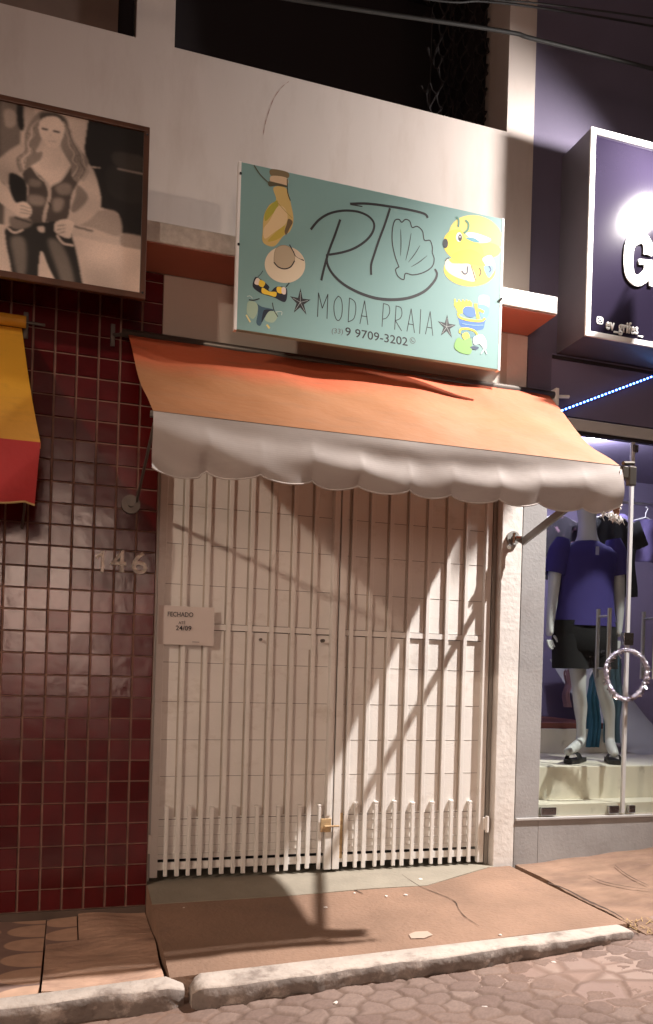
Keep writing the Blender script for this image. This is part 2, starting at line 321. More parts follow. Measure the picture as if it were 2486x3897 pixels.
def fabric_mat(name, ca, cb, zlo, zhi, stain, trans=.12, rough=.6, weave=0.0, wob=.05, puff=.012):
    """cloth whose dye has faded from ca (kept, high) to cb (faded, low)"""
    m = bpy.data.materials.new(name); m.use_nodes = True; N = m.node_tree.nodes; L = m.node_tree.links; p = N['Principled BSDF']; p.inputs['Roughness'].default_value = rough
    tc = N.new('ShaderNodeTexCoord'); sp = N.new('ShaderNodeSeparateXYZ'); L.new(tc.outputs['Object'], sp.inputs[0])
    nz = N.new('ShaderNodeTexNoise'); nz.inputs['Scale'].default_value = 2.5; nz.inputs['Detail'].default_value = 6; L.new(tc.outputs['Object'], nz.inputs[0])
    ma = N.new('ShaderNodeMath'); ma.operation = 'MULTIPLY_ADD'; ma.inputs[1].default_value = wob*4; L.new(nz.outputs[0], ma.inputs[0]); L.new(sp.outputs[2], ma.inputs[2])
    mr = N.new('ShaderNodeMapRange'); mr.interpolation_type = 'SMOOTHSTEP'; mr.inputs[1].default_value = zlo+wob*2; mr.inputs[2].default_value = zhi+wob*2; L.new(ma.outputs[0], mr.inputs[0])
    mx = N.new('ShaderNodeMix'); mx.data_type = 'RGBA'; L.new(mr.outputs[0], mx.inputs[0]); mx.inputs[6].default_value = (*cb, 1); mx.inputs[7].default_value = (*ca, 1)
    n2 = N.new('ShaderNodeTexNoise'); n2.inputs['Scale'].default_value = 7; n2.inputs['Detail'].default_value = 9; n2.inputs['Roughness'].default_value = .7
    mp = N.new('ShaderNodeMapping'); mp.inputs['Scale'].default_value = (.5,1,1.6); L.new(tc.outputs['Object'], mp.inputs[0]); L.new(mp.outputs[0], n2.inputs[0])
    r2 = N.new('ShaderNodeMapRange'); r2.inputs[1].default_value = .52; r2.inputs[2].default_value = .72; r2.inputs[4].default_value = .45; L.new(n2.outputs[0], r2.inputs[0])
    m2 = N.new('ShaderNodeMix'); m2.data_type = 'RGBA'; L.new(r2.outputs[0], m2.inputs[0]); L.new(mx.outputs[2], m2.inputs[6]); m2.inputs[7].default_value = (*stain, 1)
    L.new(m2.outputs[2], p.inputs['Base Color'])
    n3 = N.new('ShaderNodeTexNoise'); n3.inputs['Scale'].default_value = 5; n3.inputs['Detail'].default_value = 4; L.new(tc.outputs['Object'], n3.inputs[0])
    b = N.new('ShaderNodeBump'); b.inputs['Distance'].default_value = puff; L.new(n3.outputs[0], b.inputs['Height']); last = b.outputs[0]
    if weave > 0:
        w = N.new('ShaderNodeTexWave'); w.bands_direction = 'Z'; w.inputs['Scale'].default_value = 34; w.inputs['Distortion'].default_value = 2.5; L.new(tc.outputs['Object'], w.inputs[0])
        b2 = N.new('ShaderNodeBump'); b2.inputs['Distance'].default_value = weave; L.new(w.outputs[0], b2.inputs['Height']); L.new(last, b2.inputs['Normal']); last = b2.outputs[0]
    L.new(last, p.inputs['Normal'])
    t = N.new('ShaderNodeBsdfTranslucent'); L.new(m2.outputs[2], t.inputs[0]); ms = N.new('ShaderNodeMixShader'); ms.inputs[0].default_value = trans
    L.new(p.outputs[0], ms.inputs[1]); L.new(t.outputs[0], ms.inputs[2]); L.new(ms.outputs[0], N['Material Output'].inputs[0]); return m
M['orange'] = fabric_mat('orange_awning_cloth', (.50,.105,.042), (.31,.125,.046), .52, .72, (.22,.11,.055))
M['valance'] = fabric_mat('greyed_white_valance_cloth', (.43,.375,.345), (.43,.375,.345), 0, 1, (.29,.24,.21), weave=.0001, puff=.004, rough=.7, trans=.18)
M['yellow'] = fabric_mat('yellow_awning_cloth', (.72,.36,.03), (.62,.30,.05), .4, .7, (.34,.17,.04))
M['redcloth'] = fabric_mat('red_valance_cloth', (.42,.02,.02), (.42,.02,.02), 0, 1, (.25,.01,.012))
def flat(name, c, rough=.55): return mat(name, srgb(*c), rough)

# ------------------------------------------------------------------ ground
def zroad(x, y): return -.268+.068*max(min(x, 9), -9)+.012*math.sin(x*2.3)+.008*math.sin(y*3+x)-.03*max(0, -3-y)*.2
def patch(name, x0, x1, y0, y1, fz, nx, ny, m, parent=None, edge=None):
    mb = MB(); mb.grid(lambda u, v: (x0+(x1-x0)*u, y0+(y1-y0)*v, fz(x0+(x1-x0)*u, y0+(y1-y0)*v)), nx, ny)
    return mb.build(name, m, parent, smooth=True)
rd = patch('road', -40, 60, -60, -1.0, zroad, 160, 60, M['cobble']); rd['kind'] = 'structure'
if rd.data.polygons[0].normal.z < 0: rd.data.flip_normals()
def cobble_patch(x0, x1, y0, y1, st):
    nx, ny = int((x1-x0)/st)+1, int((y1-y0)/st)+1
    X, Y = np.meshgrid(np.linspace(x0, x1, nx), np.linspace(y0, y1, ny)); rs = np.random.RandomState(4); P_ = []
    px, py = .128, .096; j = 0; yy = y0-.2
    while yy < y1+.2:
        xx = x0-.2+(px/2 if j % 2 else 0)
        while xx < x1+.2:
            P_.append((xx+rs.uniform(-.022, .022), yy+rs.uniform(-.018, .018), rs.uniform(-1, 1), rs.uniform(0, 1), rs.uniform(-.05, .05), rs.uniform(-.05, .05))); xx += px
        yy += py; j += 1
    P_ = np.array(P_); wx = X+.010*np.sin(Y*40+X*13)+.006*np.sin(X*70); wy = Y+.010*np.sin(X*37+Y*9)+.005*np.sin(Y*80+X*21)
    d1 = np.full(X.shape, 9.); d2 = d1.copy(); id_ = np.zeros(X.shape, int)
    for i, p in enumerate(P_):
        ix0, ix1 = np.searchsorted(X[0], [p[0]-.28, p[0]+.28]); iy0, iy1 = np.searchsorted(Y[:, 0], [p[1]-.25, p[1]+.25]); sl = (slice(iy0, iy1), slice(ix0, ix1))
        if ix1 <= ix0 or iy1 <= iy0: continue
        d = np.hypot(wx[sl]-p[0], (wy[sl]-p[1])*1.2); a, b, c = d1[sl], d2[sl], id_[sl]; nr = d < a
        b[:] = np.where(nr, a, np.minimum(b, d)); c[:] = np.where(nr, i, c); a[:] = np.where(nr, d, a)
    e = np.clip((d2-d1)/.035, 0, 1); e = e*e*(3-2*e); q = P_[id_]
    n1 = np.sin(X*3.1+1)*np.sin(Y*4.3+X)+.6*np.sin(X*7.3+Y*5.1); fill = np.clip(.35+.55*n1, 0, 1)   # sand packed into joints in places
    H = e*(.0085-.006*fill)+q[..., 2]*.0018*e+((wx-q[..., 0])*q[..., 4]+(wy-q[..., 1])*q[..., 5])*e*.6+rs.uniform(-.0007, .0007, X.shape)
    t = q[..., 3][..., None]; stone = np.array((.155,.100,.080))*(1-t)+np.array((.215,.150,.122))*t; sand = np.array((.185,.112,.080)); deep = np.array((.125,.08,.06))
    joint = deep*(1-fill[..., None])+sand*fill[..., None]; c = joint*(1-e[..., None])+stone*e[..., None]; k = (fill**2*.55)[..., None]; c = c*(1-k)+sand*k
    g = rs.uniform(.88, 1.12, X.shape)[..., None]; c = c*g
    vs = [(float(x), float(y), zroad(x, y)+.004+float(h)) for x, y, h in zip(X.ravel(), Y.ravel(), H.ravel())]
    me = bpy.data.meshes.new('road_cobbles'); me.from_pydata(vs, [], [(j*nx+i, j*nx+i+1, (j+1)*nx+i+1, (j+1)*nx+i) for j in range(ny-1) for i in range(nx-1)])
    a = me.color_attributes.new('col', 'FLOAT_COLOR', 'POINT'); buf = np.ones((nx*ny, 4), dtype=np.float32); buf[:, :3] = c.reshape(-1, 3); a.data.foreach_set('color', buf.ravel())
    o = link_mesh('road_cobbles', me, M['stoneprint'], smooth=True); o['kind'] = 'structure'; return o
M['stoneprint'] = vcol_mat('cobble_stone', .85)
cobble_patch(-.6, 4.4, -2.35, -1.10, .0075)
def zwalk_l(x, y):
    t = min(1, max(0, -y/1.1)); a = -.19+.0*x; b = -.172+.035*max(min(x, 1), -6)
    return a*(1-t)+b*t+.006*math.sin(9*x+3*y)
def slab(name, outline, fz, thick, m, sub=14):
    """paving slab with its own thickness over an outline given as left/right edges"""
    (x0a, x1a), (x0b, x1b), y0, y1 = outline
    mb = MB()
    def top(u, v):
        y = y0+(y1-y0)*v; xa = x0a+(x0b-x0a)*v; xb = x1a+(x1b-x1a)*v; x = xa+(xb-xa)*u; return (x, y, fz(x, y))
    n = sub; vt = [top(i/n, j/n) for j in range(n+1) for i in range(n+1)]; vb = [(x, y, z-thick) for x, y, z in vt]
    fs = [(j*(n+1)+i, j*(n+1)+i+1, (j+1)*(n+1)+i+1, (j+1)*(n+1)+i) for j in range(n) for i in range(n)]
    K = len(vt); fs += [tuple(K+i for i in reversed(f)) for f in fs]
    ring = [i for i in range(n+1)]+[j*(n+1)+n for j in range(1, n+1)]+[n*(n+1)+i for i in range(n-1, -1, -1)]+[j*(n+1) for j in range(n-1, 0, -1)]
    for a, b in zip(ring, ring[1:]+ring[:1]): fs.append((a, b, b+K, a+K))
    mb.add(vt+vb, fs); o = mb.build(name, m); o['kind'] = 'structure'; return o
slab('sidewalk', ((-3.5,-.085), (-3.5,-.085), -1.09, .1), zwalk_l, .25, M['mosaic'], 20)
slab('sidewalk_patch', ((-.075,.405), (-.075,.42), -1.09, -.44), lambda x, y: zwalk_l(x, y)+.012+.010*math.sin(11*x)*math.sin(13*y), .25, M['leftwalk'], 18)
slab('sidewalk_patch', ((.075,.42), (.075,.42), -.43, .1), lambda x, y: zwalk_l(x, y)+.010+.006*math.sin(14*x+5*y), .25, M['leftwalk'], 14)
slab('sidewalk_piece', ((-.08,.068), (-.08,.068), -.43, .1), lambda x, y: zwalk_l(x, y)+.002, .25, M['mosaic'], 8)
def zramp(x, y):
    t = min(1, max(0, (-y)/1.12)); a = -.036+.004*(x-1.5); b = -.128+.036*(x-.5)
    return a*(1-t)+b*t+.0025*math.sin(5*x+2*y)
slab('entrance_ramp', ((.425,2.655), (.425,2.64), -1.12, -.02), zramp, .22, M['ramp'], 24)
slab('threshold', ((.43,2.53), (.43,2.53), -.021, .45), lambda x, y: -.036+.004*(x-1.5), .2, M['sill'], 8)
slab('threshold_screed', ((.43,1.95), (.43,2.5), -.30, -.02), lambda x, y: zramp(x, y)+.004+.0015*math.sin(9*x), .01, M['sill'], 16)
def zwalk_r(x, y):
    t = min(1, max(0, -y/1.2)); return (-.035+.072*(x-2.68))*(1-t)+(-.085+.068*(x-2.68))*t+.010*math.sin(7*x+4*y)*math.sin(5*y)+.004*math.sin(17*x)
slab('sidewalk', ((2.69,9), (2.69,9), -1.22, .1), zwalk_r, .25, M['dirtwalk'], 60)
# kerbs: rough whitewashed stones
def kerb(name, x0, x1, yi, yo, zt, zb, label_kind='structure', n=60, rnd=.012, endcap=.05):
    mb = MB(); rings = []
    rg = random.Random(len(name)*7+int(x0*100))
    ph = [rg.uniform(0, 6) for _ in range(8)]
    for i in range(n+1):
        t = i/n; x = x0+(x1-x0)*t; e = min(1, min(t, 1-t)*(x1-x0)/endcap+.25) ** .5
        w1 = rnd*(math.sin(x*9+ph[0])+.6*math.sin(x*23+ph[1])+.4*math.sin(x*51+ph[2])); w2 = rnd*(math.sin(x*12+ph[3])+.7*math.sin(x*31+ph[4]))
        w3 = rnd*(math.sin(x*17+ph[5])+.6*math.sin(x*41+ph[6]))
        zt_, zb_ = zt(x), zb(x); ym = (yi(x)+yo(x))/2
        P_ = [(yi(x), zb_-.1), (yi(x), zt_-.003), (yi(x)-.006, zt_+.001), (yi(x)*.6+yo(x)*.4, zt_+.001+w3*.15), (yo(x)+.014+w1*.5, zt_+w2*.12), (yo(x)+.003+w1*.6, zt_-.007+w2*.2),
              (yo(x)+w1*.8+.004, zt_*.6+zb_*.4+w3*.4), (yo(x)+.018+w3, zt_*.25+zb_*.75), (yo(x)+.03+w2*.6, zb_-.1)]
        rings.append([(x, ym+(y-ym)*e, zb_-.1+(z-zb_+.1)*(.75+.25*e)) for y, z in P_])
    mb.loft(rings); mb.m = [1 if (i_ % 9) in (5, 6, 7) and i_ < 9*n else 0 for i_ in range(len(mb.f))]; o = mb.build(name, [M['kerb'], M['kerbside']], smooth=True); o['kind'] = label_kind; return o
kerb('kerb', -3.5, .475, lambda x: -1.10-.02*max(0, x), lambda x: -1.20-.09*max(0, x), lambda x: -.150+.075*max(-1, x)*(.55 if x < .0 else .8), lambda x: zroad(x, -1.3))
kerb('kerb_stone', .50, 2.63, lambda x: -1.13, lambda x: -1.295+.028*(x-.5), lambda x: -.118+.033*(x-.5), lambda x: zroad(x, -1.3)-.03, n=90, rnd=.009)
# ------------------------------------------------------------------ cracks in the ramp: narrow real gaps filled with dark earth
def crack(name, pts, w):
    mb = MB(); P = smooth_path([Vector((x, y, 0)) for x, y in pts], 5); rg = random.Random(int(w*1e5))
    vs = []; 
    for i, p in enumerate(P):
        t = (P[min(i+1, len(P)-1)]-P[max(i-1, 0)]).normalized(); q = Vector((-t.y, t.x, 0)); k = math.sin(math.pi*min(1, max(.05, i/(len(P)-1))))**.5*rg.uniform(.4, 1.2)*w/2
        for s_ in (-1, 1):
            a = p+q*k*s_; vs.append((a.x, a.y, zc(a.x, a.y)+.0035))
    mb.add(vs, [(2*i, 2*i+1, 2*i+3, 2*i+2) for i in range(len(P)-1)]); o = mb.build(name, M['earth'], fix=False); o['kind'] = 'structure'
    if o.data.polygons[0].normal.z < 0: o.data.flip_normals()
    return o
M['earth'] = mat('dark_earth', (.06,.035,.025), .95)
zc = zramp
def gp(px, py, f):
    y = -.5
    for _ in range(25):
        # intersect view ray with ground height
        lo, hi = -3.0, .3
        for _ in range(40):
            mid = (lo+hi)/2; p = at(px, py, mid)
            if p.z > f(p.x, mid): hi = mid if False else hi; lo = lo if False else lo
            # z of ray falls as Y grows only below horizon
            if p.z-f(p.x, mid) > 0: lo = mid
            else: hi = mid
        return at(px, py, (lo+hi)/2)
def ground_pts(pts, f): return [(gp(x, y, f).x, gp(x, y, f).y) for x, y in pts]
crack('pavement_crack', ground_pts([(1530,3330),(1600,3375),(1720,3425),(1745,3460),(1770,3490),(1830,3530)], zramp), .006)
crack('pavement_crack', ground_pts([(1300,3365),(1345,3385),(1385,3405)], zramp), .010)
zc = lambda x, y: zwalk_r(x, y)+.01
crack('pavement_joint', ground_pts([(2085,3372),(2160,3395),(2240,3430),(2319,3464),(2380,3498)], lambda x, y: -.05), .028)
crack('pavement_crack', ground_pts([(2240,3340),(2300,3365),(2400,3385),(2486,3395)], zwalk_r), .010)
crack('pavement_crack', ground_pts([(2340,3300),(2400,3345),(2470,3380)], zwalk_r), .010)

# ------------------------------------------------------------------ beach-wear shop building
B = empty('shop_building', (1.0, 0, 0), 'pale plastered building with dark upper openings, red tiled left wall and white gate', 'building')
XL, XR, ZT = -6.0, 2.67, 9.0
mb = MB()   # white upper wall with two openings (thickness .3)
def wallrect(x0, x1, z0, z1, y0=0.0, y1=.30): mb.box(x0, x1, y0, y1, z0, z1)
WZ = 4.513
wallrect(XL, 2.67, 3.388, WZ); wallrect(.243, .446, WZ, 6.2); wallrect(2.482, 2.67, WZ, 6.2); wallrect(XL, 2.67, 6.2, ZT); wallrect(XL, -2.2, WZ, 6.2)
mb.build('upper_wall', M['wall'], B)
mb = MB(); mb.box(-2.2, .149, .07, .12, WZ, 6.2); wf = mb.build('window_shutter', M['brown'], B)
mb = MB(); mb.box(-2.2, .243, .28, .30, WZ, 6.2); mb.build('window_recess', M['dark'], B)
# big dark balcony opening with a net screen at its right end
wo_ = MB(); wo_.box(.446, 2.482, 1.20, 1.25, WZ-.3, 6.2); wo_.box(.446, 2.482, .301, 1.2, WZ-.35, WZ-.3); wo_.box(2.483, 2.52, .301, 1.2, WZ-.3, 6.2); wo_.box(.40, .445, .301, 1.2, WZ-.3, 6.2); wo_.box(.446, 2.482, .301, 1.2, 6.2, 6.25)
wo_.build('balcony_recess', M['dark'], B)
mb = MB(); rg = random.Random(3)
M['net'] = mat('brown_net', (.007,.004,.0045), .9, var=.3, vscale=30)
def netp(i, j, w=[0]):
    rr = random.Random(i*131+j*17); x = 2.05+.062*i+(.031 if j % 2 else 0)+rr.uniform(-.012, .012); z = WZ+.0+.075*j+rr.uniform(-.018, .018)
    return Vector((min(x, 2.47), .27-.03*math.sin(i*1.3), z))
for j in range(0, 22):
    for i in range(0, 7):
        if i < 1 and rg.random() < .5: continue
        a = netp(i, j); ii = i if j % 2 == 0 else i+1
        for b_ in (netp(ii, j+1), netp(ii-1, j+1)):
            if (a-b_).length < .14: mb.tube([a, (a+b_)/2+Vector((0, .01, 0)), b_], [.010, .005, .010], 5, cap=False)
mb.build('net_screen', M['net'], B)
mb = MB(); vs = []
for i, p in enumerate(smooth_path([at(x, y, -.0012) for x, y in ((1100,310),(1075,330),(1045,370),(1025,420),(1010,470),(1003,512))], 5)): k = .0022*(.6+.4*math.sin(i*1.7)); vs += [p-Vector((k, 0, 0)), p+Vector((k, 0, 0))]
mb.add(vs, [(2*i, 2*i+1, 2*i+3, 2*i+2) for i in range(len(vs)//2-1)]); mb.build('hairline_crack', M['stain'], B)
mb = MB(); mb.box(-6, 2.672, -.32, .0, 3.282, 3.386, .006); mb.box(-6, 2.66, -.0, .25, 3.283, 3.385); mb.build('ledge', M['marble'], B)
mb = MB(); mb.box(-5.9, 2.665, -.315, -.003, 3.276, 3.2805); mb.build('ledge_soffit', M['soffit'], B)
mb = MB(); mb.box(.427, 2.53, .003, .25, 2.30, 3.2755); mb.build('lintel_wall', M['beige'], B)
mb = MB(); mb.box(2.531, 2.672, 0, .3, -.2, 3.2755, .004); mb.build('pillar', M['pillar'], B)
# tiled wall: grout bed and individually set tiles in one mesh
mb = MB(); mb.box(-6, .424, .004, .3, -.3, 3.2755); mb.build('grout_bed', M['grout'], B)
mb = MB(); PX, PZ, X0, Z0 = .110, .1125, .318, -.150; rg = random.Random(11)
for i in range(-1, 36):
    for j in range(0, 32):
        x1 = X0-PX*i-.0042; x0 = X0-PX*(i+1)+.0042; z0 = Z0+PZ*j+.0022; z1 = z0+PZ-.0044
        if i == -1: x0, x1 = X0+.0042, .4245
        z1 = min(z1, 3.272)
        if z1-z0 < .02: continue
        a, b_ = rg.gauss(0, .0026), rg.gauss(0, .0026); e = .0035; cx, cz = (x0+x1)/2, (z0+z1)/2
        yy = lambda x, z: -.0045+a*(x-cx)*3+b_*(z-cz)*3
        vs = [(x0, .006, z0), (x1, .006, z0), (x1, .006, z1), (x0, .006, z1)]+[(x, yy(x, z), z) for x, z in ((x0+e, z0+e), (x1-e, z0+e), (x1-e, z1-e), (x0+e, z1-e))]
        mb.add(vs, [(4,5,6,7), (0,1,5,4), (1,2,6,5), (2,3,7,6), (3,0,4,7)])
mb.build('tiled_wall', M['tile'], B, fix=False)
mb = MB(); mb.box(.425, .4275, -.003, .3, -.2, 3.275); mb.build('tile_trim', M['grout'], B)
mb = MB(); mb.box(-6, .42, -.012, .003, -.3, -.152); mb.build('wall_base', mat('dark_cement_base', (.10,.07,.055), .9, var=.2), B)
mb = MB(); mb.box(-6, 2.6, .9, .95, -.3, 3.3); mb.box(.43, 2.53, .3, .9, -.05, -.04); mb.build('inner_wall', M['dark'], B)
# ------------------------------------------------------------------ gate: two leaves
GY = .085     # front of the sheet
def leaf(x0, x1, bars, shorts, mirror):
    lf_root = MB(); zt, zb = 2.62, .0
    lf_root.box(x0+.012, x1-.012, GY, GY+.012, .075, zt)
    lf = lf_root.build('gate_leaf', M['gate'], B)
    mb = MB()
    for a, b_ in ((x0, x0+.042), (x1-.042, x1)): mb.box(a, b_, GY-.034, GY-.001, -.018, zt, .003)
    mb.build('frame', M['gate'], lf)
    # horizontal seams: thin raised lips with a dark line below
    zs = [.538, .742, .955, 1.174, 1.61, 1.835, 2.05, 2.26, 2.47]; mb = MB(); sm = MB()
    def seam(z, h=.002, d=.0016):
        mb.box(x0+.044, x1-.044, GY-d, GY-.0005, z, z+h); sm.box(x0+.044, x1-.044, GY-.0012, GY-.0003, z-.0022, z)
    for z in zs: seam(z)
    for z in (.300, .262, .205, .150, .105): seam(z, .005, .007)
    sm.box(x0+.044, x1-.044, GY-.0028, GY-.0003, .296, .300)
    mb.box(x0+.044, x1-.044, GY-.012, GY-.0006, 1.362, 1.394)
    sm.box(x0+.044, x1-.044, GY-.0035, GY-.0003, 1.358, 1.362); sm.box(x0+.044, x1-.044, GY-.0035, GY-.0003, 1.394, 1.397)
    mb.box(x0+.044, x1-.044, GY-.010, GY-.0006, .018, .060)
    vg = MB()
    for x in bars: vg.box(x-.0225, x-.0135, GY-.0042, GY-.0002, .31, zt-.01)
    vg.build('fold_shade_strip', M['foldshade'], lf)  # dark strips standing for the shade left of each upright bar
    mb.build('cross_seam', M['gate'], lf); sm.build('seam_gap', M['gateshade'], lf)
    rg = random.Random(int(x0*10))
    for x in bars:
        mb = MB(); dz = rg.uniform(-.006, .006); mb.box(x-.013, x+.013, GY-.022, GY-.0105, -.015+dz, zt, .003); mb.box(x-.010, x+.010, GY-.011, GY-.001, .08, zt)
        mb.build('upright_bar', M['gate'], lf)
    for x in shorts:
        mb = MB(); dz = rg.uniform(-.008, .008)
        mb.box(x-.011, x+.011, GY-.030, GY-.0125, -.015, .355+dz, .003); mb.box(x-.013, x+.013, GY-.030, GY-.001, .355+dz, .370+dz, .003)
        mb.build('short_bar', M['gate'], lf)
    return lf
LB = [.595,.72,.846,.970,1.097,1.222,1.350]; LS = [.531,.656,.782,.910,1.042,1.169,1.295,1.418]
RB = [1.583,1.700,1.823,1.947,2.073,2.203,2.330]; RS = [1.645,1.770,1.890,2.010,2.140,2.268,2.395]
l1 = leaf(.445, 1.492, LB, LS, 0); l2 = leaf(1.500, 2.492, RB, RS, 1)
mb = MB(); mb.box(1.452, 1.478, GY-.046, GY-.0345, .30, 2.6, .003); mb.build('cover_strip', M['gate'], l1)
mb = MB(); mb.box(1.418, 1.484, GY-.0455, GY-.036, .205, .285, .004); mb.tube([(1.44, GY-.05, .24), (1.53, GY-.05, .24)], .006); mb.build('bolt', M['rust'], l1)
mb = MB(); mb.box(1.503, 1.566, GY-.0115, GY-.0072, .04, .31); mb.build('rusty_panel', M['rust'], l2)
mb = MB(); mb.box(1.25, 1.40, GY-.005, GY-.0007, 1.27, 1.352); mb.build('lock_plate', M['gate'], l1)
mb = MB(); mb.tube([(1.405, GY-.04, 1.325), (1.405, GY-.005, 1.325)], .010, 10); mb.tube([(1.035, GY-.03, 1.318), (1.035, GY-.003, 1.318)], .008, 10); mb.each('keyhole', M['darksteel'], l1)
mb = MB(); mb.box(.4285, .4435, GY-.05, GY+.04, -.03, 2.6, .002); mb.build('gate_jamb', M['greyarm'], B)
mb = MB(); mb.box(2.500, 2.526, GY-.028, GY+.04, -.03, 2.6, .002); mb.build('gate_jamb', M['greyarm'], B)
for (x, z, s_) in ((.437, .175, 1), (2.497, .225, 1)):
    mb = MB(); mb.tube([(x, GY-.06, z-.05), (x, GY-.06, z+.05)], .011, 10); mb.box(x-.022, x+.022, GY-.052, GY-.040, z-.04, z+.04, .003); mb.build('hinge', M['gate'], B)

# notice on the gate
nt = empty('paper_notice', (.605, GY-.032, 1.27), 'pale paper notice with three dark printed lines taped on the left gate leaf', 'notice')
mb = MB(); NY = GY-.0335
mb.grid(lambda u, v: (.455+.305*u, NY-.0035-.006*math.sin(math.pi*v)*abs(u-.2)-.004*u*u, 1.270+.214*v), 10, 6); mb.build('paper', M['paper'], nt, smooth=True)
NY -= .014
text_obj('lettering', 'FECHADO', M['ink'], nt, (.502, NY, 1.424), (.140, 0, .002), (0, 0, .026), bold=.012)
text_obj('lettering', 'ATÉ', M['ink'], nt, (.562, NY, 1.384), (.038, 0, .001), (0, 0, .020), bold=.006)
text_obj('lettering', '24/09', M['ink'], nt, (.548, NY, 1.349), (.086, 0, .001), (0, 0, .027), bold=.014)
mb = MB(); mb.box(.64, .68, NY-.0006, NY, 1.287, 1.290); mb.build('small_print', M['inkgrey'], nt)

# house number
hn = empty('house_number', (.25, -.008, 1.64), 'three worn metal numerals reading 146 on the red tiles', 'house number')
M['brass'] = mat('tarnished_numeral', (.80,.76,.68), .4, metal=.0, var=.3, vscale=60, dirt=(.2,.15,.12), dirt_amt=.5, dscale=40)
for ch, (px0, px1, py0, py1) in zip('146', ((374,400,2095,2178), (420,480,2090,2176), (500,560,2098,2184))):
    a = at(px0, py1, -.012); b_ = at(px1, py1+2, -.012); t_ = at(px0, py0, -.012)
    if ch == '1':
        mb = MB(); w_ = (b_.x-a.x)*.5; mb.box(b_.x-w_-.006, b_.x-.006, -.022, -.0125, a.z, t_.z, .003); mb.bar((b_.x-w_, -.0175, t_.z-.012), (a.x-.012, -.0175, t_.z-.040), .009, .014); mb.build('digit', M['brass'], hn); continue
    text_obj('digit', ch, M['brass'], hn, a, (b_.x-a.x, 0, 0), (0, 0, t_.z-a.z), thick=.010, bold=.012)

# ------------------------------------------------------------------ orange awning
A = empty('orange_awning', (1.5, -.4, 2.0), 'faded orange awning with scalloped grey valance sticking out above the white gate', 'awning')
TL, TR = Vector((.222+.02, -.035, 2.925)), at(2085, 1493, -.035)
FL, FR = Vector(at(583, 1563, -1.20)), Vector(at(2360, 1772, -1.20))
rg = random.Random(5)
def aw(u, v):
    p = (TL.lerp(TR, u)).lerp(FL.lerp(FR, u), v)
    s = math.sin(math.pi*v)*(.030+.016*math.sin(u*7+1)+.008*math.sin(u*19))
    e = math.exp(-u*5)*math.sin(v*9+u*26)*.012+math.exp(-(1-u)*6)*math.sin(v*8-u*38)*.014
    w = .006*math.sin(38*u+3*math.sin(v*5))*math.sin(math.pi*v)
    top = (1-v)**4*(.016*math.sin(u*11)+.010*math.sin(u*27+1))
    return (p.x, p.y, p.z-s+e*math.sin(math.pi*v)+w*.5-abs(top)*.6)
mb = MB(); mb.grid(aw, 120, 36); cn = mb.build('canopy', M['orange'], A, smooth=True, fix=False)
# valance: scalloped, gathered
NS = 10.0
VS_ = .026; VD = FL.z-at(583, 1795, -1.21).z
def val(u, v):
    x = FL.x+(FR.x-FL.x)*u; k = (u*NS) % 1.0; drop = VD-.030+VS_*math.sin(math.pi*k)**.7
    if u < .09: drop += .012
    tear = 0
    sag = .030*math.sin(math.pi*u)
    y = -1.207-.018*math.sin(math.pi*v)+v*v*(.003*math.sin(u*NS*2*math.pi)+.006*math.sin(u*23))
    vr = .82*math.sin(math.pi*min(1, max(0, u*.94+.02)))**.8; y += -.010*math.exp(-((v-vr)/.22)**2)*(.3+math.sin(math.pi*u))+.014*math.exp(-((v-vr*.45)/.20)**2)*math.sin(math.pi*u)
    y += .010*math.sin((u*1.1+v*.35)*9.0)*v*(1-.3*v)+.012*math.sin((u*2.6-v*.8)*9)*v*math.exp(-3*u)*2
    y += -.05*v*max(0, u-.86)/.14*math.sin(v*2)*.6
    z = FL.z+.006*u-drop*v-.004
    if u > .93: z += (u-.93)*.35*v
    return (x+.01*v*math.sin(u*30), y, z)
mb = MB(); mb.grid(val, 200, 14); vl = mb.build('valance', M['valance'], A, smooth=True, fix=False)
mb = MB()   # light rolled hem that follows the scallops
pts = [Vector(val(i/200, 1.0)) for i in range(201)]; mb.tube(pts, .0035, 6); mb.build('hem', mat('pale_hem', (.50,.45,.42), .8), A, smooth=True)
mb = MB(); mb.bar(FL+Vector((-.01, .012, -.010)), FR+Vector((.02, .012, -.010)), .022, .022); mb.build('front_bar', M['darksteel'], A)
mb = MB(); mb.tube([(TL.x-.03, -.055, 2.905), (TR.x+.05, -.055, TR.z-.02)], .022, 12); mb.build('roller', M['darksteel'], A, smooth=True)
mb = MB(); ex = FR.x; mb.box(ex+.006, ex+.040, -1.215, -1.175, FR.z-.06, FR.z-.002, .004); mb.tube([(ex+.01, -1.21, FR.z+.01), (ex+.08, -1.195, FR.z+.02)], .010, 8); mb.box(ex+.045, ex+.085, -1.215, -1.185, FR.z-.09, FR.z, .004); mb.build('end_bracket', M['darksteel'], A)
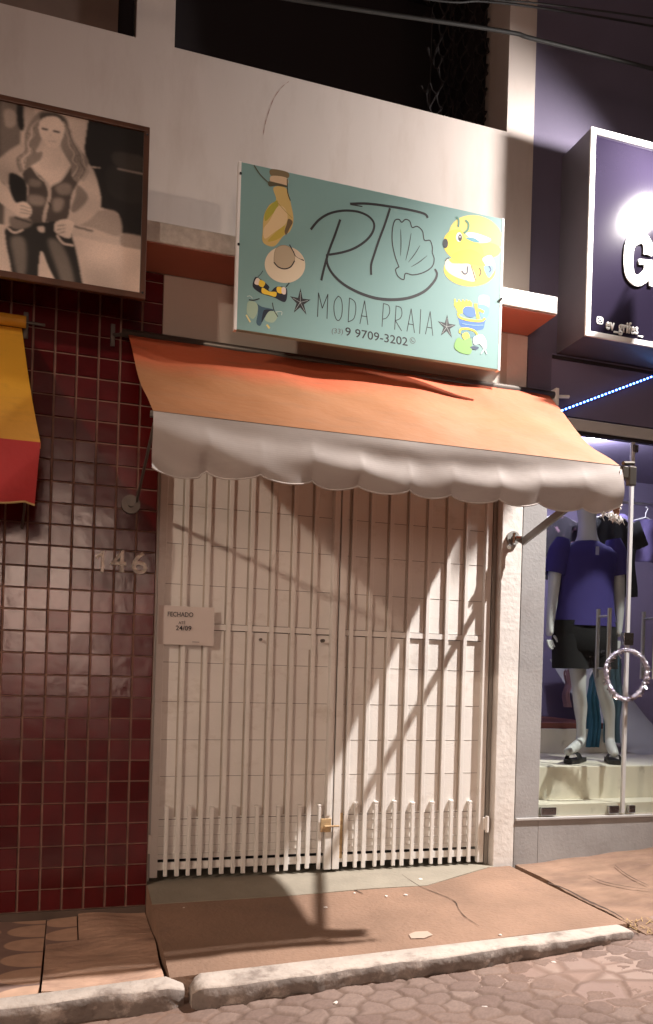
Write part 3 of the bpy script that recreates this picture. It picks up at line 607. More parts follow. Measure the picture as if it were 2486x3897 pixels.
# frayed side flap
mb = MB(); mb.grid(lambda u, v: (FR.x-.005+.012*math.sin(v*9)+.012*u, -1.20+.07*u, FR.z-(.235+.02*math.sin(u*17))*v-.02*u), 10, 12); mb.build('side_flap', mat('ruddy_faded_flap', (.42,.24,.17), .8, var=.2), A, smooth=True, fix=False)
mb = MB(); rg = random.Random(9)
for i in range(46):
    t = rg.random(); x = FR.x-.11+.12*t; z = FR.z-VD+.02-.03*t+rg.uniform(-.01, .01); L_ = rg.uniform(.012, .04)
    p = Vector((x, -1.220+rg.uniform(-.01, .01), z)); mb.tube([p, p+Vector((rg.uniform(-.015, .015), -.005, -L_*.5)), p+Vector((rg.uniform(-.02, .02), 0, -L_))], [.003, .002, .001], 4)
for i in range(16):
    z = FR.z-.215+.2*i/16; p = Vector((FR.x-.01, -1.220, z)); mb.tube([p, p+Vector((rg.uniform(-.01, .014), -.006, rg.uniform(-.014, .004)))], [.004, .0015], 4)
mb.build('frayed_threads', M['white'], A)
# arms with pivots
def arm(pivot, elbow, tip):
    mb = MB(); mb.tube([pivot+Vector((0, .0, 0)), pivot+Vector((0, -.05, 0))], .018, 12); mb.tube([pivot+Vector((0, -.002, 0)), pivot+Vector((0, -.016, 0))], .044, 20)
    mb.bar(pivot+Vector((0, -.04, 0)), elbow, .018, .030); mb.bar(elbow, tip, .016, .046)
    return mb
mb = arm(Vector(at(1951, 2049, -.002)), Vector(at(1990, 2062, -.07)), Vector(at(2335, 1795, -1.175))); mb.build('support_arm', M['greyarm'], A)
mb = MB(); pv = at(1951, 2049, -.02); mb.tube([pv+Vector((.0, -.02, .03)), pv+Vector((-.01, -.03, -.035))], .010, 8); mb.tube([pv+Vector((-.03, -.02, -.05)), pv+Vector((-.04, -.03, -.062))], .013, 8); mb.tube([pv+Vector((.01, -.03, .0)), pv+Vector((.03, -.055, -.005))], .014, 8); mb.build('pivot_knob', M['chrome'], A)
pl_ = Vector(at(497, 1922, -.002)); mb = MB(); mb.tube([pl_, pl_+Vector((0, -.025, 0))], .050, 24); mb.tube([pl_+Vector((0, -.024, 0)), pl_+Vector((0, -.045, 0))], .016, 12)
mb.bar(pl_+Vector((.03, -.04, .02)), Vector((FL.x+.01, -1.15, FL.z-.04)), .010, .022); mb.build('support_arm', M['darksteel'], A)
mb = MB(); a0 = at(430, 1236, -.004); a1 = at(428, 1320, -.004); mb.box(a1.x-.012, a1.x+.012, -.022, -.0055, a1.z, a0.z, .003); mb.tube([(a0.x, -.012, (a0.z+a1.z)/2), (TL.x, -.05, 2.905)], .010, 8); mb.build('wall_bracket', M['darksteel'], A)
mb = MB(); p = TR; mb.box(p.x+.03, p.x+.055, -.08, -.005, p.z-.09, p.z+.02, .004); mb.tube([(p.x+.03, -.06, p.z-.03), (p.x+.13, -.07, p.z-.022)], .011, 8); mb.build('wall_bracket', M['white'], A)

# ------------------------------------------------------------------ yellow awning at the left edge
Y_ = empty('yellow_awning', (-.7, -.4, 1.8), 'yellow awning with red valance cut off by the left edge of the photo', 'awning')
yTR, yFR = Vector(at(84, 1250, -.04)), Vector(at(155, 1685, -.55)); YV = yFR.z-at(130, 1925, -.557).z-.02; yTL, yFL = yTR-Vector((1.9, 0, 0)), yFR-Vector((1.9, 0, 0))
def yw(u, v):
    p = yTL.lerp(yTR, u).lerp(yFL.lerp(yFR, u), v); return (p.x, p.y, p.z-math.sin(math.pi*v)*(.03+.012*math.sin(u*9)))
mb = MB(); mb.grid(yw, 60, 20); mb.build('canopy', M['yellow'], Y_, smooth=True, fix=False)
mb = MB(); mb.grid(lambda u, v: (yFL.x+(yFR.x-yFL.x)*u-.018*v*u, -.557+.02*math.sin(u*24+v*2)*v, yFR.z-(YV+.02*math.sin(math.pi*((u*8.2) % 1)))*v), 90, 10); mb.build('valance', M['redcloth'], Y_, smooth=True, fix=False)
mb = MB(); mb.tube([Vector((yFL.x+(yFR.x-yFL.x)*u-.018*u, -.557+.02*math.sin(u*24+2), yFR.z-YV-.002-.02*math.sin(math.pi*((u*8.2) % 1)))) for u in [i/90 for i in range(91)]], .005, 6); mb.build('hem', mat('ochre_hem', (.45,.30,.12), .7), Y_)
mb = MB(); mb.bar(yFL+Vector((0, .012, -.01)), yFR+Vector((0, .012, -.01)), .022, .022); mb.tube([yTL+Vector((0, -.012, .03)), yTR+Vector((.02, -.012, .03))], .030, 12); mb.build('roller', M['yellow'], Y_)
mb = MB(); q0, q1 = at(95, 1190, -.004), at(98, 1290, -.004); mb.box(q1.x-.012, q1.x+.012, -.02, -.0055, q1.z, q0.z, .003); mb.tube([at(95, 1225, -.02), at(172, 1238, -.02)], .008, 8); mb.tube([at(95, 1225, -.02), yTR+Vector((0, 0, .03))], .012, 8); mb.build('wall_bracket', M['darksteel'], Y_)
mb = MB(); mb.bar(Vector((yFR.x-.04, -.52, yFR.z-.03)), Vector((yFR.x-.1, -.01, 1.85)), .012, .032); mb.build('support_arm', M['darksteel'], Y_)
mb = MB(); mb.bar(Vector((yFL.x+.04, -.52, yFR.z-.03)), Vector((yFL.x+.1, -.01, 1.85)), .012, .032); mb.build('support_arm', M['darksteel'], Y_)

# ------------------------------------------------------------------ poster
class Canvas:
    def __init__(s, x0, x1, z0, z1, nx, nz):
        s.x0, s.x1, s.z0, s.z1, s.nx, s.nz = x0, x1, z0, z1, nx, nz
        s.X, s.Z = np.meshgrid(np.linspace(x0, x1, nx), np.linspace(z0, z1, nz)); s.c = np.zeros((nz, nx, 3))
    def blur(s, a, n):
        for _ in range(n):
            p = np.pad(a, [(1, 1), (1, 1)]+[(0, 0)]*(a.ndim-2), mode='edge'); a = (p[:-2, 1:-1]+p[2:, 1:-1]+p[1:-1, :-2]+p[1:-1, 2:]+2*p[1:-1, 1:-1])/6
        return a
    def mask(s, pts):
        m = np.zeros(s.X.shape, bool); n = len(pts)
        for i in range(n):
            (xa, za), (xb, zb) = pts[i], pts[(i+1) % n]
            if abs(zb-za) < 1e-9: continue
            m ^= ((s.Z < za) != (s.Z < zb)) & (s.X < xa+(s.Z-za)*(xb-xa)/(zb-za))
        return m.astype(float)
    def fill(s, pts, colr, soft=1, alpha=1.0):
        m = s.blur(s.mask(pts), soft)*alpha; colr = np.array(colr); s.c = s.c*(1-m[..., None])+colr*m[..., None]
    def stroke(s, pts, w, colr, soft=1, alpha=1.0):
        d = np.full(s.X.shape, 9.0)
        for (xa, za), (xb, zb) in zip(pts, pts[1:]):
            dx, dz = xb-xa, zb-za; t = np.clip(((s.X-xa)*dx+(s.Z-za)*dz)/(dx*dx+dz*dz+1e-12), 0, 1); d = np.minimum(d, np.hypot(s.X-xa-t*dx, s.Z-za-t*dz))
        m = s.blur((d < w/2).astype(float), soft)*alpha; s.c = s.c*(1-m[..., None])+np.array(colr)*m[..., None]
    def build(s, name, Y, parent):
        vs = [(float(x), Y, float(z)) for x, z in zip(s.X.ravel(), s.Z.ravel())]; nx, nz = s.nx, s.nz
        fs = [(j*nx+i, j*nx+i+1, (j+1)*nx+i+1, (j+1)*nx+i) for j in range(nz-1) for i in range(nx-1)]
        me = bpy.data.meshes.new(name); me.from_pydata(vs, [], fs); a = me.color_attributes.new('col', 'FLOAT_COLOR', 'POINT')
        buf = np.ones((nx*nz, 4), dtype=np.float32); buf[:, :3] = np.clip(s.c.reshape(-1, 3), 0, 1); a.data.foreach_set('color', buf.ravel())
        return link_mesh(name, me, M['print'], parent)
PO = empty('poster', (-.4, -.36, 3.0), 'sepia photo poster of a long haired woman in jeans, framed above the red tiles', 'poster')
PY = -.372; px_ = lambda x, y: (lambda p: (p.x, p.z))(at(x*.3906, 360+y*.3906, PY))
_a, _b = at(560, 500, PY), at(528, 1128, PY); PX1 = at(574, 492, PY).x-.004; PZ1, PZ0 = at(574, 490, PY).z, at(542, 1141, PY).z
K = Canvas(-1.12, PX1-.026, PZ0+.028, PZ1-.024, 380, 250)
def g_(v, w=1.0):
    v = max(.008, min(1, (v-.30)*1.45+.33)); return (v*.92, v*.73*w, v*.61*w)
def F(pts, c, soft=1, alpha=1.0, sm=True):
    P_ = [px_(*p) for p in pts]
    if sm: P_ = [(v.x, v.y) for v in smooth_path([Vector((a, b, 0)) for a, b in P_], 4, True)]
    K.fill(P_, c, soft, alpha)
def S(pts, w, c, soft=1, alpha=1.0):
    P_ = [px_(*p) for p in pts]; P_ = [(v.x, v.y) for v in smooth_path([Vector((a, b, 0)) for a, b in P_], 5)]; K.stroke(P_, w, c, soft, alpha)
K.c[:] = g_(.52)
F([(-3000,-500),(40,-100),(40,1300),(-3000,1300)], g_(.16), 6, sm=False)
F([(-2000,-300),(-300,-200),(-300,700),(-2000,700)], g_(.42), 12, sm=False)
F([(30,60),(170,80),(200,560),(120,700),(20,620)], g_(.20), 5); F([(45,150),(150,170),(150,300),(60,310)], g_(.34), 5)
F([(165,60),(250,80),(240,330),(180,320)], g_(.045), 3)
F([(240,80),(330,100),(330,300),(250,330)], g_(.42), 4)
F([(640,160),(880,210),(850,700),(760,700),(680,400)], g_(.50), 3)
F([(862,225),(1600,380),(1600,1440),(1180,1350),(1150,1160),(980,1100),(860,760),(820,520)], g_(.030,.92), 2, sm=False)
F([(1060,700),(1400,760),(1400,1050),(1080,980)], g_(.085), 9); F([(1120,560),(1420,620),(1420,740),(1130,690)], g_(.10), 5)
S([(1150,722),(1400,775)], .006, g_(.30), 2); S([(890,705),(975,715)], .005, g_(.55), 1)
F([(960,1130),(1150,1160),(1170,1380),(900,1300),(700,1250)], g_(.36), 4); F([(1190,1360),(1420,1400),(1420,1530),(1200,1490)], g_(.34), 4)
F([(-3000,900),(60,1270),(160,1300),(700,1370),(1000,1440),(1500,1540),(1500,2100),(-3000,1900)], g_(.60), 2, sm=False)
# arms (left of photo first), neck, face
F([(0,620),(100,540),(230,470),(330,520),(330,700),(230,740),(120,830),(60,870),(-60,800),(-120,700)], g_(.46), 3)
F([(-80,780),(40,880),(100,960),(160,1060),(250,1100),(300,1160),(220,1200),(140,1150),(40,1080),(-60,980)], g_(.62), 1)
F([(640,560),(760,640),(850,660),(920,760),(970,930),(985,1050),(960,1120),(860,1230),(700,1290),(640,1220),(740,1150),(850,1040),(850,960),(790,860),(720,780)], g_(.50), 2)
# torso top
F([(300,690),(440,560),(600,560),(700,690),(740,850),(700,1000),(640,1250),(300,1250),(270,1000),(230,850),(210,760)], g_(.60), 1)
F([(225,750),(300,700),(360,760),(450,850),(480,930),(470,1240),(290,1230),(265,1050),(280,900),(230,830)], g_(.13,.95), 2)
F([(500,900),(600,840),(690,700),(740,760),(760,860),(700,980),(650,1230),(470,1250),(475,1050)], g_(.13,.95), 2)
F([(540,900),(640,860),(700,900),(680,970),(580,970)], g_(.26), 8); F([(520,1020),(620,1020),(600,1120),(530,1140)], g_(.30), 9); F([(300,820),(400,850),(380,900),(280,880)], g_(.24), 7); F([(290,980),(430,1000),(420,1080),(290,1060)], g_(.28), 9)
F([(100,760),(240,830),(270,960),(250,1060),(150,1050),(90,900)], g_(.045), 2)
S([(455,860),(485,950),(470,1050),(440,1150),(430,1230)], .016, g_(.45), 1); S([(475,1050),(490,1090)], .008, g_(.05), 1)
S([(310,700),(370,790),(440,850)], .006, g_(.55), 1); S([(690,700),(600,830),(500,890)], .006, g_(.45), 1)
F([(450,480),(560,500),(600,620),(560,720),(450,740),(380,690),(400,580)], g_(.56), 3)
# hair
F([(380,170),(470,150),(590,190),(660,250),(700,420),(780,540),(860,640),(830,760),(760,850),(700,800),(690,690),(640,600),(590,480),(620,330),(560,220),(440,220),(390,330),(400,450),(350,560),(420,560),(380,650),(250,720),(200,760),(160,640),(250,560),(240,400),(300,260)], g_(.27), 2)
F([(400,180),(560,185),(650,260),(640,330),(570,225),(440,225),(400,260)], g_(.12), 3)
F([(755,880),(845,960),(850,1035),(740,1145),(690,1120),(735,990)], g_(.26), 3)
for i in range(44):
    r1 = random.Random(i); a = r1.uniform(0, 1)
    S([(620+30*a, 260+60*a), (632+60*a, 340), (665+40*a, 420), (670+90*a, 500), (720+90*a, 570+30*a), (700+130*a, 640+40*a), (750+110*a, 700+50*a), (700+120*a, 790+50*a)], .0032, g_(r1.choice((.08, .52, .44, .14))), 1, .8)
    S([(400-60*a, 240+40*a), (330-40*a, 320), (350-90*a, 400), (290-40*a, 480), (330-90*a, 560), (270-110*a, 630), (260-60*a, 720+20*a)], .0032, g_(r1.choice((.08, .54, .46, .14))), 1, .8)
F([(400,250),(470,215),(560,225),(620,290),(625,380),(590,470),(540,520),(480,510),(430,460),(385,370),(380,300)], g_(.60), 1)
S([(415,330),(460,340)], .010, g_(.10), 1); S([(525,355),(575,368)], .010, g_(.10), 1); S([(470,450),(540,462)], .006, g_(.44), 1); S([(495,380),(490,415)], .004, g_(.48), 1)
# jeans and hands
F([(60,1300),(200,1270),(400,1250),(640,1260),(720,1440),(760,1600),(790,1760),(800,1950),(560,1880),(470,1680),(400,1530),(385,1850),(150,1790),(90,1600),(55,1420)], g_(.085,1.05), 2)
F([(110,1400),(230,1400),(260,1600),(230,1780),(170,1740),(130,1560)], g_(.22,1.05), 14); F([(470,1420),(590,1450),(680,1640),(720,1850),(620,1850),(560,1700)], g_(.22,1.05), 14)
F([(400,1530),(470,1680),(560,1880),(385,1860)], g_(.60), 1); F([(100,1190),(290,1210),(300,1280),(200,1310),(110,1290)], g_(.25), 4)
S([(150,1200),(400,1270),(560,1250),(900,1330)], .010, g_(.06), 2, .8); S([(75,1300),(140,1345),(220,1320)], .009, g_(.62), 1); S([(560,1380),(620,1450),(710,1470)], .010, g_(.62), 1)
F([(370,1290),(430,1290),(430,1340),(380,1330)], g_(.6), 2)
F([(550,1240),(640,1215),(720,1250),(700,1340),(680,1400),(600,1380),(540,1340),(530,1290)], g_(.62), 1); F([(120,1090),(220,1045),(300,1090),(300,1180),(220,1200),(150,1160)], g_(.62), 1)
for k_ in range(3): S([(560,1280+38*k_), (640,1270+32*k_)], .0035, g_(.16), 1); S([(200,1080+34*k_), (300,1110+30*k_)], .0035, g_(.2), 1)
rs_ = np.random.RandomState(8); sh = np.zeros(K.X.shape)
for k_ in range(9):
    fx_, fz_, p1, p2 = rs_.uniform(3, 22), rs_.uniform(3, 22), rs_.uniform(0, 6), rs_.uniform(0, 6); sh += np.sin(K.X*fx_+p1+1.5*np.sin(K.Z*fz_*.6))*np.sin(K.Z*fz_+p2)/9
K.c = K.blur(K.c, 2)*(1+.55*sh[..., None])*rs_.uniform(.93, 1.07, K.X.shape)[..., None]
K.build('picture', PY-.0005, PO)
mb = MB(); x0, x1, z0, z1 = -1.146, PX1, PZ0, PZ1
for a in ((x0, x1, z1-.026, z1), (x0, x1, z0, z0+.030), (x1-.028, x1, z0+.030, z1-.026), (x0, x0+.028, z0+.030, z1-.026)): mb.box(a[0], a[1], PY-.011, PY+.015, a[2], a[3], .003)
mb.build('frame', M['redwood'], PO); mb = MB(); mb.box(x0+.01, x1-.01, PY+.0155, PY+.030, z0+.01, z1-.01); mb.box(-.9, -.86, PY+.030, -.3205, 3.30, 3.36); mb.box(.1, .14, PY+.030, -.3205, 3.30, 3.36); mb.build('backing', M['brown'], PO)
mb = MB(); [mb.tube([(x, PY-.014, z), (x, PY-.008, z)], .006, 8) for x, z in ((x1-.012, z1-.04), (x1-.014, z0+.03))]; mb.each('screw', M['chrome'], PO)

# ------------------------------------------------------------------ beach-wear sign
SG = empty('shop_sign', (1.5, -.38, 2.872), 'teal banner sign lettered RT MODA PRAIA above the orange awning', 'sign')
SY = -.400; x0, x1, z0, z1 = .748, 2.258, 2.872, 3.722
mb = MB(); mb.box(x0, x1, SY, SY+.030, z0, z1, .002); mb.build('panel', M['teal'], SG)
mb = MB(); mb.box(x0-.004, x0+.010, SY-.001, SY+.034, z0-.003, z1+.003); mb.box(x1-.010, x1+.004, SY-.001, SY+.034, z0-.003, z1+.003); mb.each('side_trim', M['white'], SG)
mb = MB()
for x in (.95, 1.5, 2.05): mb.box(x-.012, x+.012, SY+.031, -.321, 3.31, 3.36); mb.box(x-.012, x+.012, SY+.031, SY+.055, 2.9, 3.7)
mb.each('mounting_bracket', M['darksteel'], SG)
mb = MB(); [mb.tube([(x, SY-.008, z), (x, SY-.0005, z)], .007, 8) for x, z in ((x0+.006, 3.30), (x1-.004, 3.27), (x0+.006, 3.66))]; mb.each('screw', M['chrome'], SG)
ly = [0]
def Q(pts, s, ox, oy, lay): return [at(ox+x*s, oy+y*s, SY-.00012-.00005*lay) for x, y in pts]
def poly_on(mb, pts, s, ox, oy, lay, sm=True):
    P_ = Q(pts, s, ox, oy, lay)
    if sm: P_ = smooth_path(P_, 5, True)
    mb.poly(P_)
D_ = (.358, 1150, 740)
# logo strokes R, T, sweep
mb = MB()
tp = lambda t: .75+.35*math.sin(math.pi*t)
ribbon(mb, Q([(95,370),(180,270),(300,200),(450,172),(600,185),(710,235),(765,310),(750,400),(680,490),(560,570),(430,615),(290,640)], *D_, 3), .0122)
ribbon(mb, Q([(405,270),(350,430),(290,590),(240,760),(205,910)], *D_, 4), .0122)
ribbon(mb, Q([(265,640),(270,740),(330,850),(450,960),(620,1050),(800,1105),(980,1118),(1150,1095),(1300,1030),(1400,930),(1435,850),(1415,795)], *D_, 5), .0145, tp)
mb.build('logo_letter', M['ink'], SG, fix=False); mb = MB()
ribbon(mb, Q([(515,100),(700,98),(950,130),(1150,165),(1300,205),(1335,245)], *D_, 6), .0130)
ribbon(mb, Q([(520,108),(640,128)], *D_, 7), .006)
ribbon(mb, Q([(935,150),(880,320),(820,480),(760,660),(735,750),(735,850)], *D_, 8), .0118)
mb.build('logo_letter', M['ink'], SG, fix=False)
mb = MB()
ribbon(mb, Q([(1030,770),(990,660),(960,520),(960,380),(985,280),(1030,265),(1060,295),(1100,265),(1145,285),(1170,350),(1225,340),(1280,390),(1300,485),(1360,490),(1385,560),(1385,620),(1405,690),(1380,770),(1290,830),(1180,855),(1100,840),(1080,905),(1020,870),(995,800),(1030,770)], *D_, 3), .0062)
mb.build('shell_drawing', M['ink'], SG, fix=False)
for a, b_ in (((1048,370),(1048,650)), ((1160,410),(1102,700)), ((1255,540),(1130,720)), ((1330,650),(1160,770))):
    mb = MB(); m_ = ((a[0]+b_[0])/2+4, (a[1]+b_[1])/2+6); ribbon(mb, Q([a, m_, b_], *D_, 4), .0036, lambda t: .4+.9*math.sin(math.pi*t)); mb.build('shell_rib', M['ink'], SG, fix=False)
# thin hand lettering MODA PRAIA
mb = MB(); W_ = .0042
def st(*pts, k=1): ribbon(mb, Q(pts, *D_, 3), W_, k=k)
st((165,1300),(175,1045)); st((175,1045),(215,1210)); st((215,1210),(275,1060)); st((275,1060),(265,1320))
st((385,1080),(345,1140),(340,1240),(360,1320),(390,1340),(420,1290),(428,1190),(415,1110),(385,1080), k=4)
st((505,1100),(490,1355)); st((505,1100),(560,1140),(572,1220),(550,1320),(490,1355), k=4)
st((615,1375),(665,1130)); st((665,1130),(700,1385)); st((630,1290),(692,1300))
mb.build('thin_lettering', M['ink'], SG, fix=False); mb = MB()
st((865,1160),(850,1405)); st((865,1160),(920,1180),(932,1250),(900,1310),(858,1325), k=4)
st((1000,1185),(985,1435)); st((1000,1185),(1050,1205),(1062,1270),(1040,1320),(992,1340), k=4); st((992,1340),(1058,1450))
st((1115,1455),(1160,1215)); st((1160,1215),(1195,1470)); st((1128,1375),(1185,1385))
st((1262,1222),(1250,1480)); st((1312,1485),(1362,1245)); st((1362,1245),(1390,1500)); st((1325,1410),(1382,1420))
mb.build('thin_lettering', M['ink'], SG, fix=False)
def on_sign(name, txt, a, b_, c, m, bold=0.0, lay=3):
    A_, B_, C_ = Q([a, b_, c], *D_, lay); o = text_obj(name, txt, m, SG, A_, (B_.x-A_.x, 0, B_.z-A_.z), (C_.x-A_.x, 0, C_.z-A_.z), bold=bold); return o
on_sign('phone_number', '9 9709-3202', (458,1500), (1122,1612), (460,1408), M['ink'], .008)
on_sign('area_code', '(33)', (312,1490), (432,1500), (318,1420), M['inkgrey'], .002)
mb = MB(); c_ = Vector((0, 0, 0)); cpt = Q([(1175,1553)], *D_, 3)[0]
ribbon(mb, [cpt+Vector((.0155*math.cos(t), 0, .0155*math.sin(t))) for t in [i*math.pi/8 for i in range(16)]], .0028, k=1, closed=True)
ribbon(mb, [cpt+Vector((-.007, 0, .007)), cpt+Vector((-.004, 0, -.003)), cpt+Vector((.007, 0, -.006))], .004, k=3); mb.build('call_symbol', M['inkgrey'], SG, fix=False)
# starfish
def star(cx, cy, r, rot, s, ox, oy, pts=None):
    P_ = []
    for i in range(10):
        a = rot+i*math.pi/5; rr = r*(1 if i % 2 == 0 else .36); P_.append((cx+rr*math.sin(a)*.86, cy-rr*math.cos(a)*1.12+rr*math.sin(a)*.12))
    mb = MB(); base = Q(P_, s, ox, oy, 3); ctr = Q([(cx, cy)], s, ox, oy, 3)[0]
    for i in range(10): mb.poly([ctr, base[i], base[(i+1) % 10]])
    o = mb.build('starfish', M['ink'], SG, fix=False)
    mb = MB(); c0 = Q([(cx, cy)], s, ox, oy, 5)[0]
    for i in range(0, 10, 2): e = Q([P_[i]], s, ox, oy, 5)[0]; ribbon(mb, [c0, c0.lerp(e, .72)], .0016, k=1)
    mb.build('starfish_ridge', flat('pale_print', (190,200,195)), o, fix=False)
B_s = (.2908, 880, 600); C_s = (.2658, 1640, 780)
star(905, 1893, 165, .02, *B_s); star(228, 1745, 158, .05, *C_s)
def illus(name, layers, s):
    """layers: (points, rgb) painted one above the other; the first makes the part, the others lie on it"""
    root = None
    for i, (pts, c, *opt) in enumerate(layers):
        mb = MB()
        if opt and opt[0]: ribbon(mb, Q(pts, *s, 3+i), opt[0])
        else: poly_on(mb, pts, *s, 3+i)
        m = flat('print_%s_%d' % (name, i), c)
        if root is None: root = mb.build(name, m, SG, fix=False)
        else: mb.build('detail', m, root, fix=False)
ell = lambda cx, cy, rx, ry, rot=0, n=16: [(cx+rx*math.cos(a)*math.cos(rot)-ry*math.sin(a)*math.sin(rot), cy+rx*math.cos(a)*math.sin(rot)+ry*math.sin(a)*math.cos(rot)) for a in [2*math.pi*i/n for i in range(n)]]
illus('beach_bag_print', [([(555,390),(720,400),(790,640),(815,820),(770,960),(680,1030),(560,1160),(420,1110),(415,960),(430,760),(500,620),(590,550)], (205,178,110)),
    ([(600,560),(500,640),(440,740),(450,830),(540,740),(610,660)], (170,165,60)), ([(690,880),(600,960),(480,1090),(580,1080),(690,1010),(700,940)], (190,168,70)),
    ([(610,640),(700,660),(740,780),(700,880),(560,980),(440,1060),(425,930),(500,830)], (222,196,150)), ([(750,800),(805,840),(770,920),(720,1010),(700,960),(725,880)], (110,90,62)),
    ([(525,150),(740,190),(735,270),(530,240)], (126,110,80)), ([(525,240),(728,265),(722,370),(540,345)], (212,186,152)),
    ([(490,310),(600,330),(730,365),(720,385),(600,370),(500,375)], (88,82,60)), ([(300,100),(380,220),(480,320)], (84,84,66), .006), ([(735,280),(740,450),(775,560)], (70,70,50), .005), ([(600,580),(700,690),(800,790)], (168,150,80), .003)], B_s)
illus('sun_hat_print', [(ell(705,1400,265,240,.1), (222,208,180)), ([(560,1370),(570,1230),(620,1165),(710,1148),(800,1200),(832,1290),(828,1360),(770,1430),(700,1450),(620,1430)], (182,166,138)), ([(560,1370),(570,1230),(620,1165),(710,1148),(800,1200),(832,1290),(828,1350)], (150,134,106), .0022), ([(562,1372),(620,1432),(700,1455),(780,1428),(830,1350)], (30,30,34), .0062), ([(765,1140),(815,1230),(850,1290),(950,1345)], (34,34,40), .0058), ([(820,1190),(900,1260),(940,1330),(850,1290)], (215,200,175))], B_s)
illus('checked_top_print', [([(330,1560),(440,1630),(500,1690),(490,1725),(520,1750),(590,1690),(715,1700),(735,1790),(700,1890),(560,1830),(400,1780),(290,1700),(290,1620)], (24,28,44)),
    ([(335,1575),(380,1600),(360,1665),(305,1645)], (225,210,195)), ([(380,1600),(445,1635),(415,1695),(360,1665)], (236,200,60)), ([(410,1700),(500,1750),(590,1760),(580,1820),(500,1800),(405,1770)], (236,200,60)), ([(600,1695),(665,1700),(665,1775),(605,1760)], (236,200,60)), ([(665,1700),(712,1705),(712,1785),(665,1775)], (225,210,200)), ([(415,1480),(390,1520),(350,1560)], (70,90,95), .004), ([(760,1640),(720,1690)], (40,55,60), .006)], B_s)
illus('bikini_print', [([(320,1900),(400,1950),(560,1990),(480,2050),(420,2120),(380,2200),(330,2160),(350,2020)], (62,92,108)), ([(440,1990),(550,1998),(460,2060),(400,2160),(410,2060)], (26,36,52)), ([(230,1880),(330,1900),(350,2000),(290,2110),(215,2050),(205,1960)], (160,184,160)), ([(500,2010),(600,2030),(600,2100),(540,2160),(440,2120)], (160,184,160)),
    ([(235,1860),(300,1865),(370,1845)], (40,44,46), .006), ([(540,1900),(560,1990),(610,2080)], (50,56,56), .005), ([(200,2060),(250,2150)], (222,214,150), .008), ([(470,2190),(500,2230)], (222,206,120), .010), ([(210,1815),(250,1810),(280,1840)], (200,214,206), .003), ([(580,2020),(660,2015),(660,2060)], (200,214,206), .003)], B_s)
illus('pool_ring_print', [(ell(640,450,385,300,.25), (226,208,110)), (ell(820,650,180,110), (228,204,80)), ([(300,360),(430,360),(500,470),(700,560),(760,700),(760,850),(560,860),(380,850),(300,760),(200,640),(190,480),(240,400)], (236,204,70)),
    (ell(555,930,370,235,.05), (236,204,74)), ([(230,760),(300,830),(420,840),(570,860),(640,1085),(440,1060),(270,980),(200,880)], (226,216,196)), ([(300,740),(420,830),(560,840),(740,870),(760,760),(600,640),(400,660)], (238,206,60)),
    ([(500,400),(640,400),(850,480),(830,530),(700,540),(560,470)], (220,222,222)), ([(500,470),(620,475),(700,535),(600,525)], (84,150,165)), ([(740,770),(860,720),(920,850),(900,960),(820,1040),(790,880)], (208,216,216)), ([(760,880),(900,880),(880,990),(820,1040)], (120,160,172)),
    (ell(208,550,38,68), (34,36,40)), (ell(405,460,44,68), (236,236,230)), (ell(418,470,28,50), (38,36,36)), (ell(418,455,8,12), (240,240,236)), ([(370,170),(400,220),(395,310)], (88,140,120), .010), ([(500,220),(540,270),(530,350),(480,400)], (88,140,110), .012),
    ([(530,880),(520,970),(480,985),(445,945)], (64,70,92), .007), ([(700,900),(720,960),(700,1010)], (84,80,50), .007), ([(580,865),(610,960),(645,1080)], (150,120,60), .004), ([(210,800),(230,770),(260,755)], (60,60,60), .005), ([(830,870),(860,920),(840,960)], (64,80,120), .006)], C_s)
illus('bucket_toys_print', [([(380,1560),(400,1650),(440,1750),(600,1790),(740,1780),(770,1700),(780,1620),(640,1660),(460,1620)], (62,112,180)), ([(695,1300),(835,1310),(830,1480),(800,1560),(740,1540),(690,1430)], (176,198,220)), ([(690,1430),(830,1470),(810,1600),(720,1600)], (110,160,200)),
    ([(340,1400),(370,1500),(420,1560),(560,1480),(590,1440),(560,1380)], (240,204,60)), ([(345,1350),(352,1450)], (240,204,60), .010), ([(405,1360),(412,1450)], (240,204,60), .010), ([(460,1360),(475,1450)], (240,204,60), .010), ([(510,1360),(535,1450)], (240,204,60), .010), ([(552,1370),(580,1440)], (240,204,60), .009),
    (ell(555,1530,100,75,.4), (70,116,184)), ([(390,1550),(420,1610),(560,1650),(720,1660),(775,1625)], (240,204,60), .013), ([(645,1420),(655,1500),(680,1620)], (240,204,60), .020), ([(690,1500),(755,1530)], (240,204,60), .016), ([(450,1700),(600,1722),(750,1720)], (140,180,220), .004),
    ([(415,1830),(430,1780),(520,1770),(620,1800),(670,1860)], (240,204,60), .011), ([(430,1810),(520,1790),(640,1860),(600,1900),(470,1880)], (96,140,150)), ([(445,1860),(520,1820),(560,1900),(500,1950)], (236,206,80)),
    ([(390,1900),(470,1930),(560,1900),(590,1990),(570,2130),(440,2120),(350,2060),(340,1990)], (128,178,96)), ([(610,1900),(720,1850),(790,1930),(800,2040),(760,2060),(700,1990),(620,2000)], (204,216,220)), ([(560,2040),(620,2020),(690,2040),(640,2075)], (44,62,92)), ([(770,2060),(720,2130)], (200,214,214), .007), ([(770,2060),(800,2130)], (200,214,214), .007)], C_s)

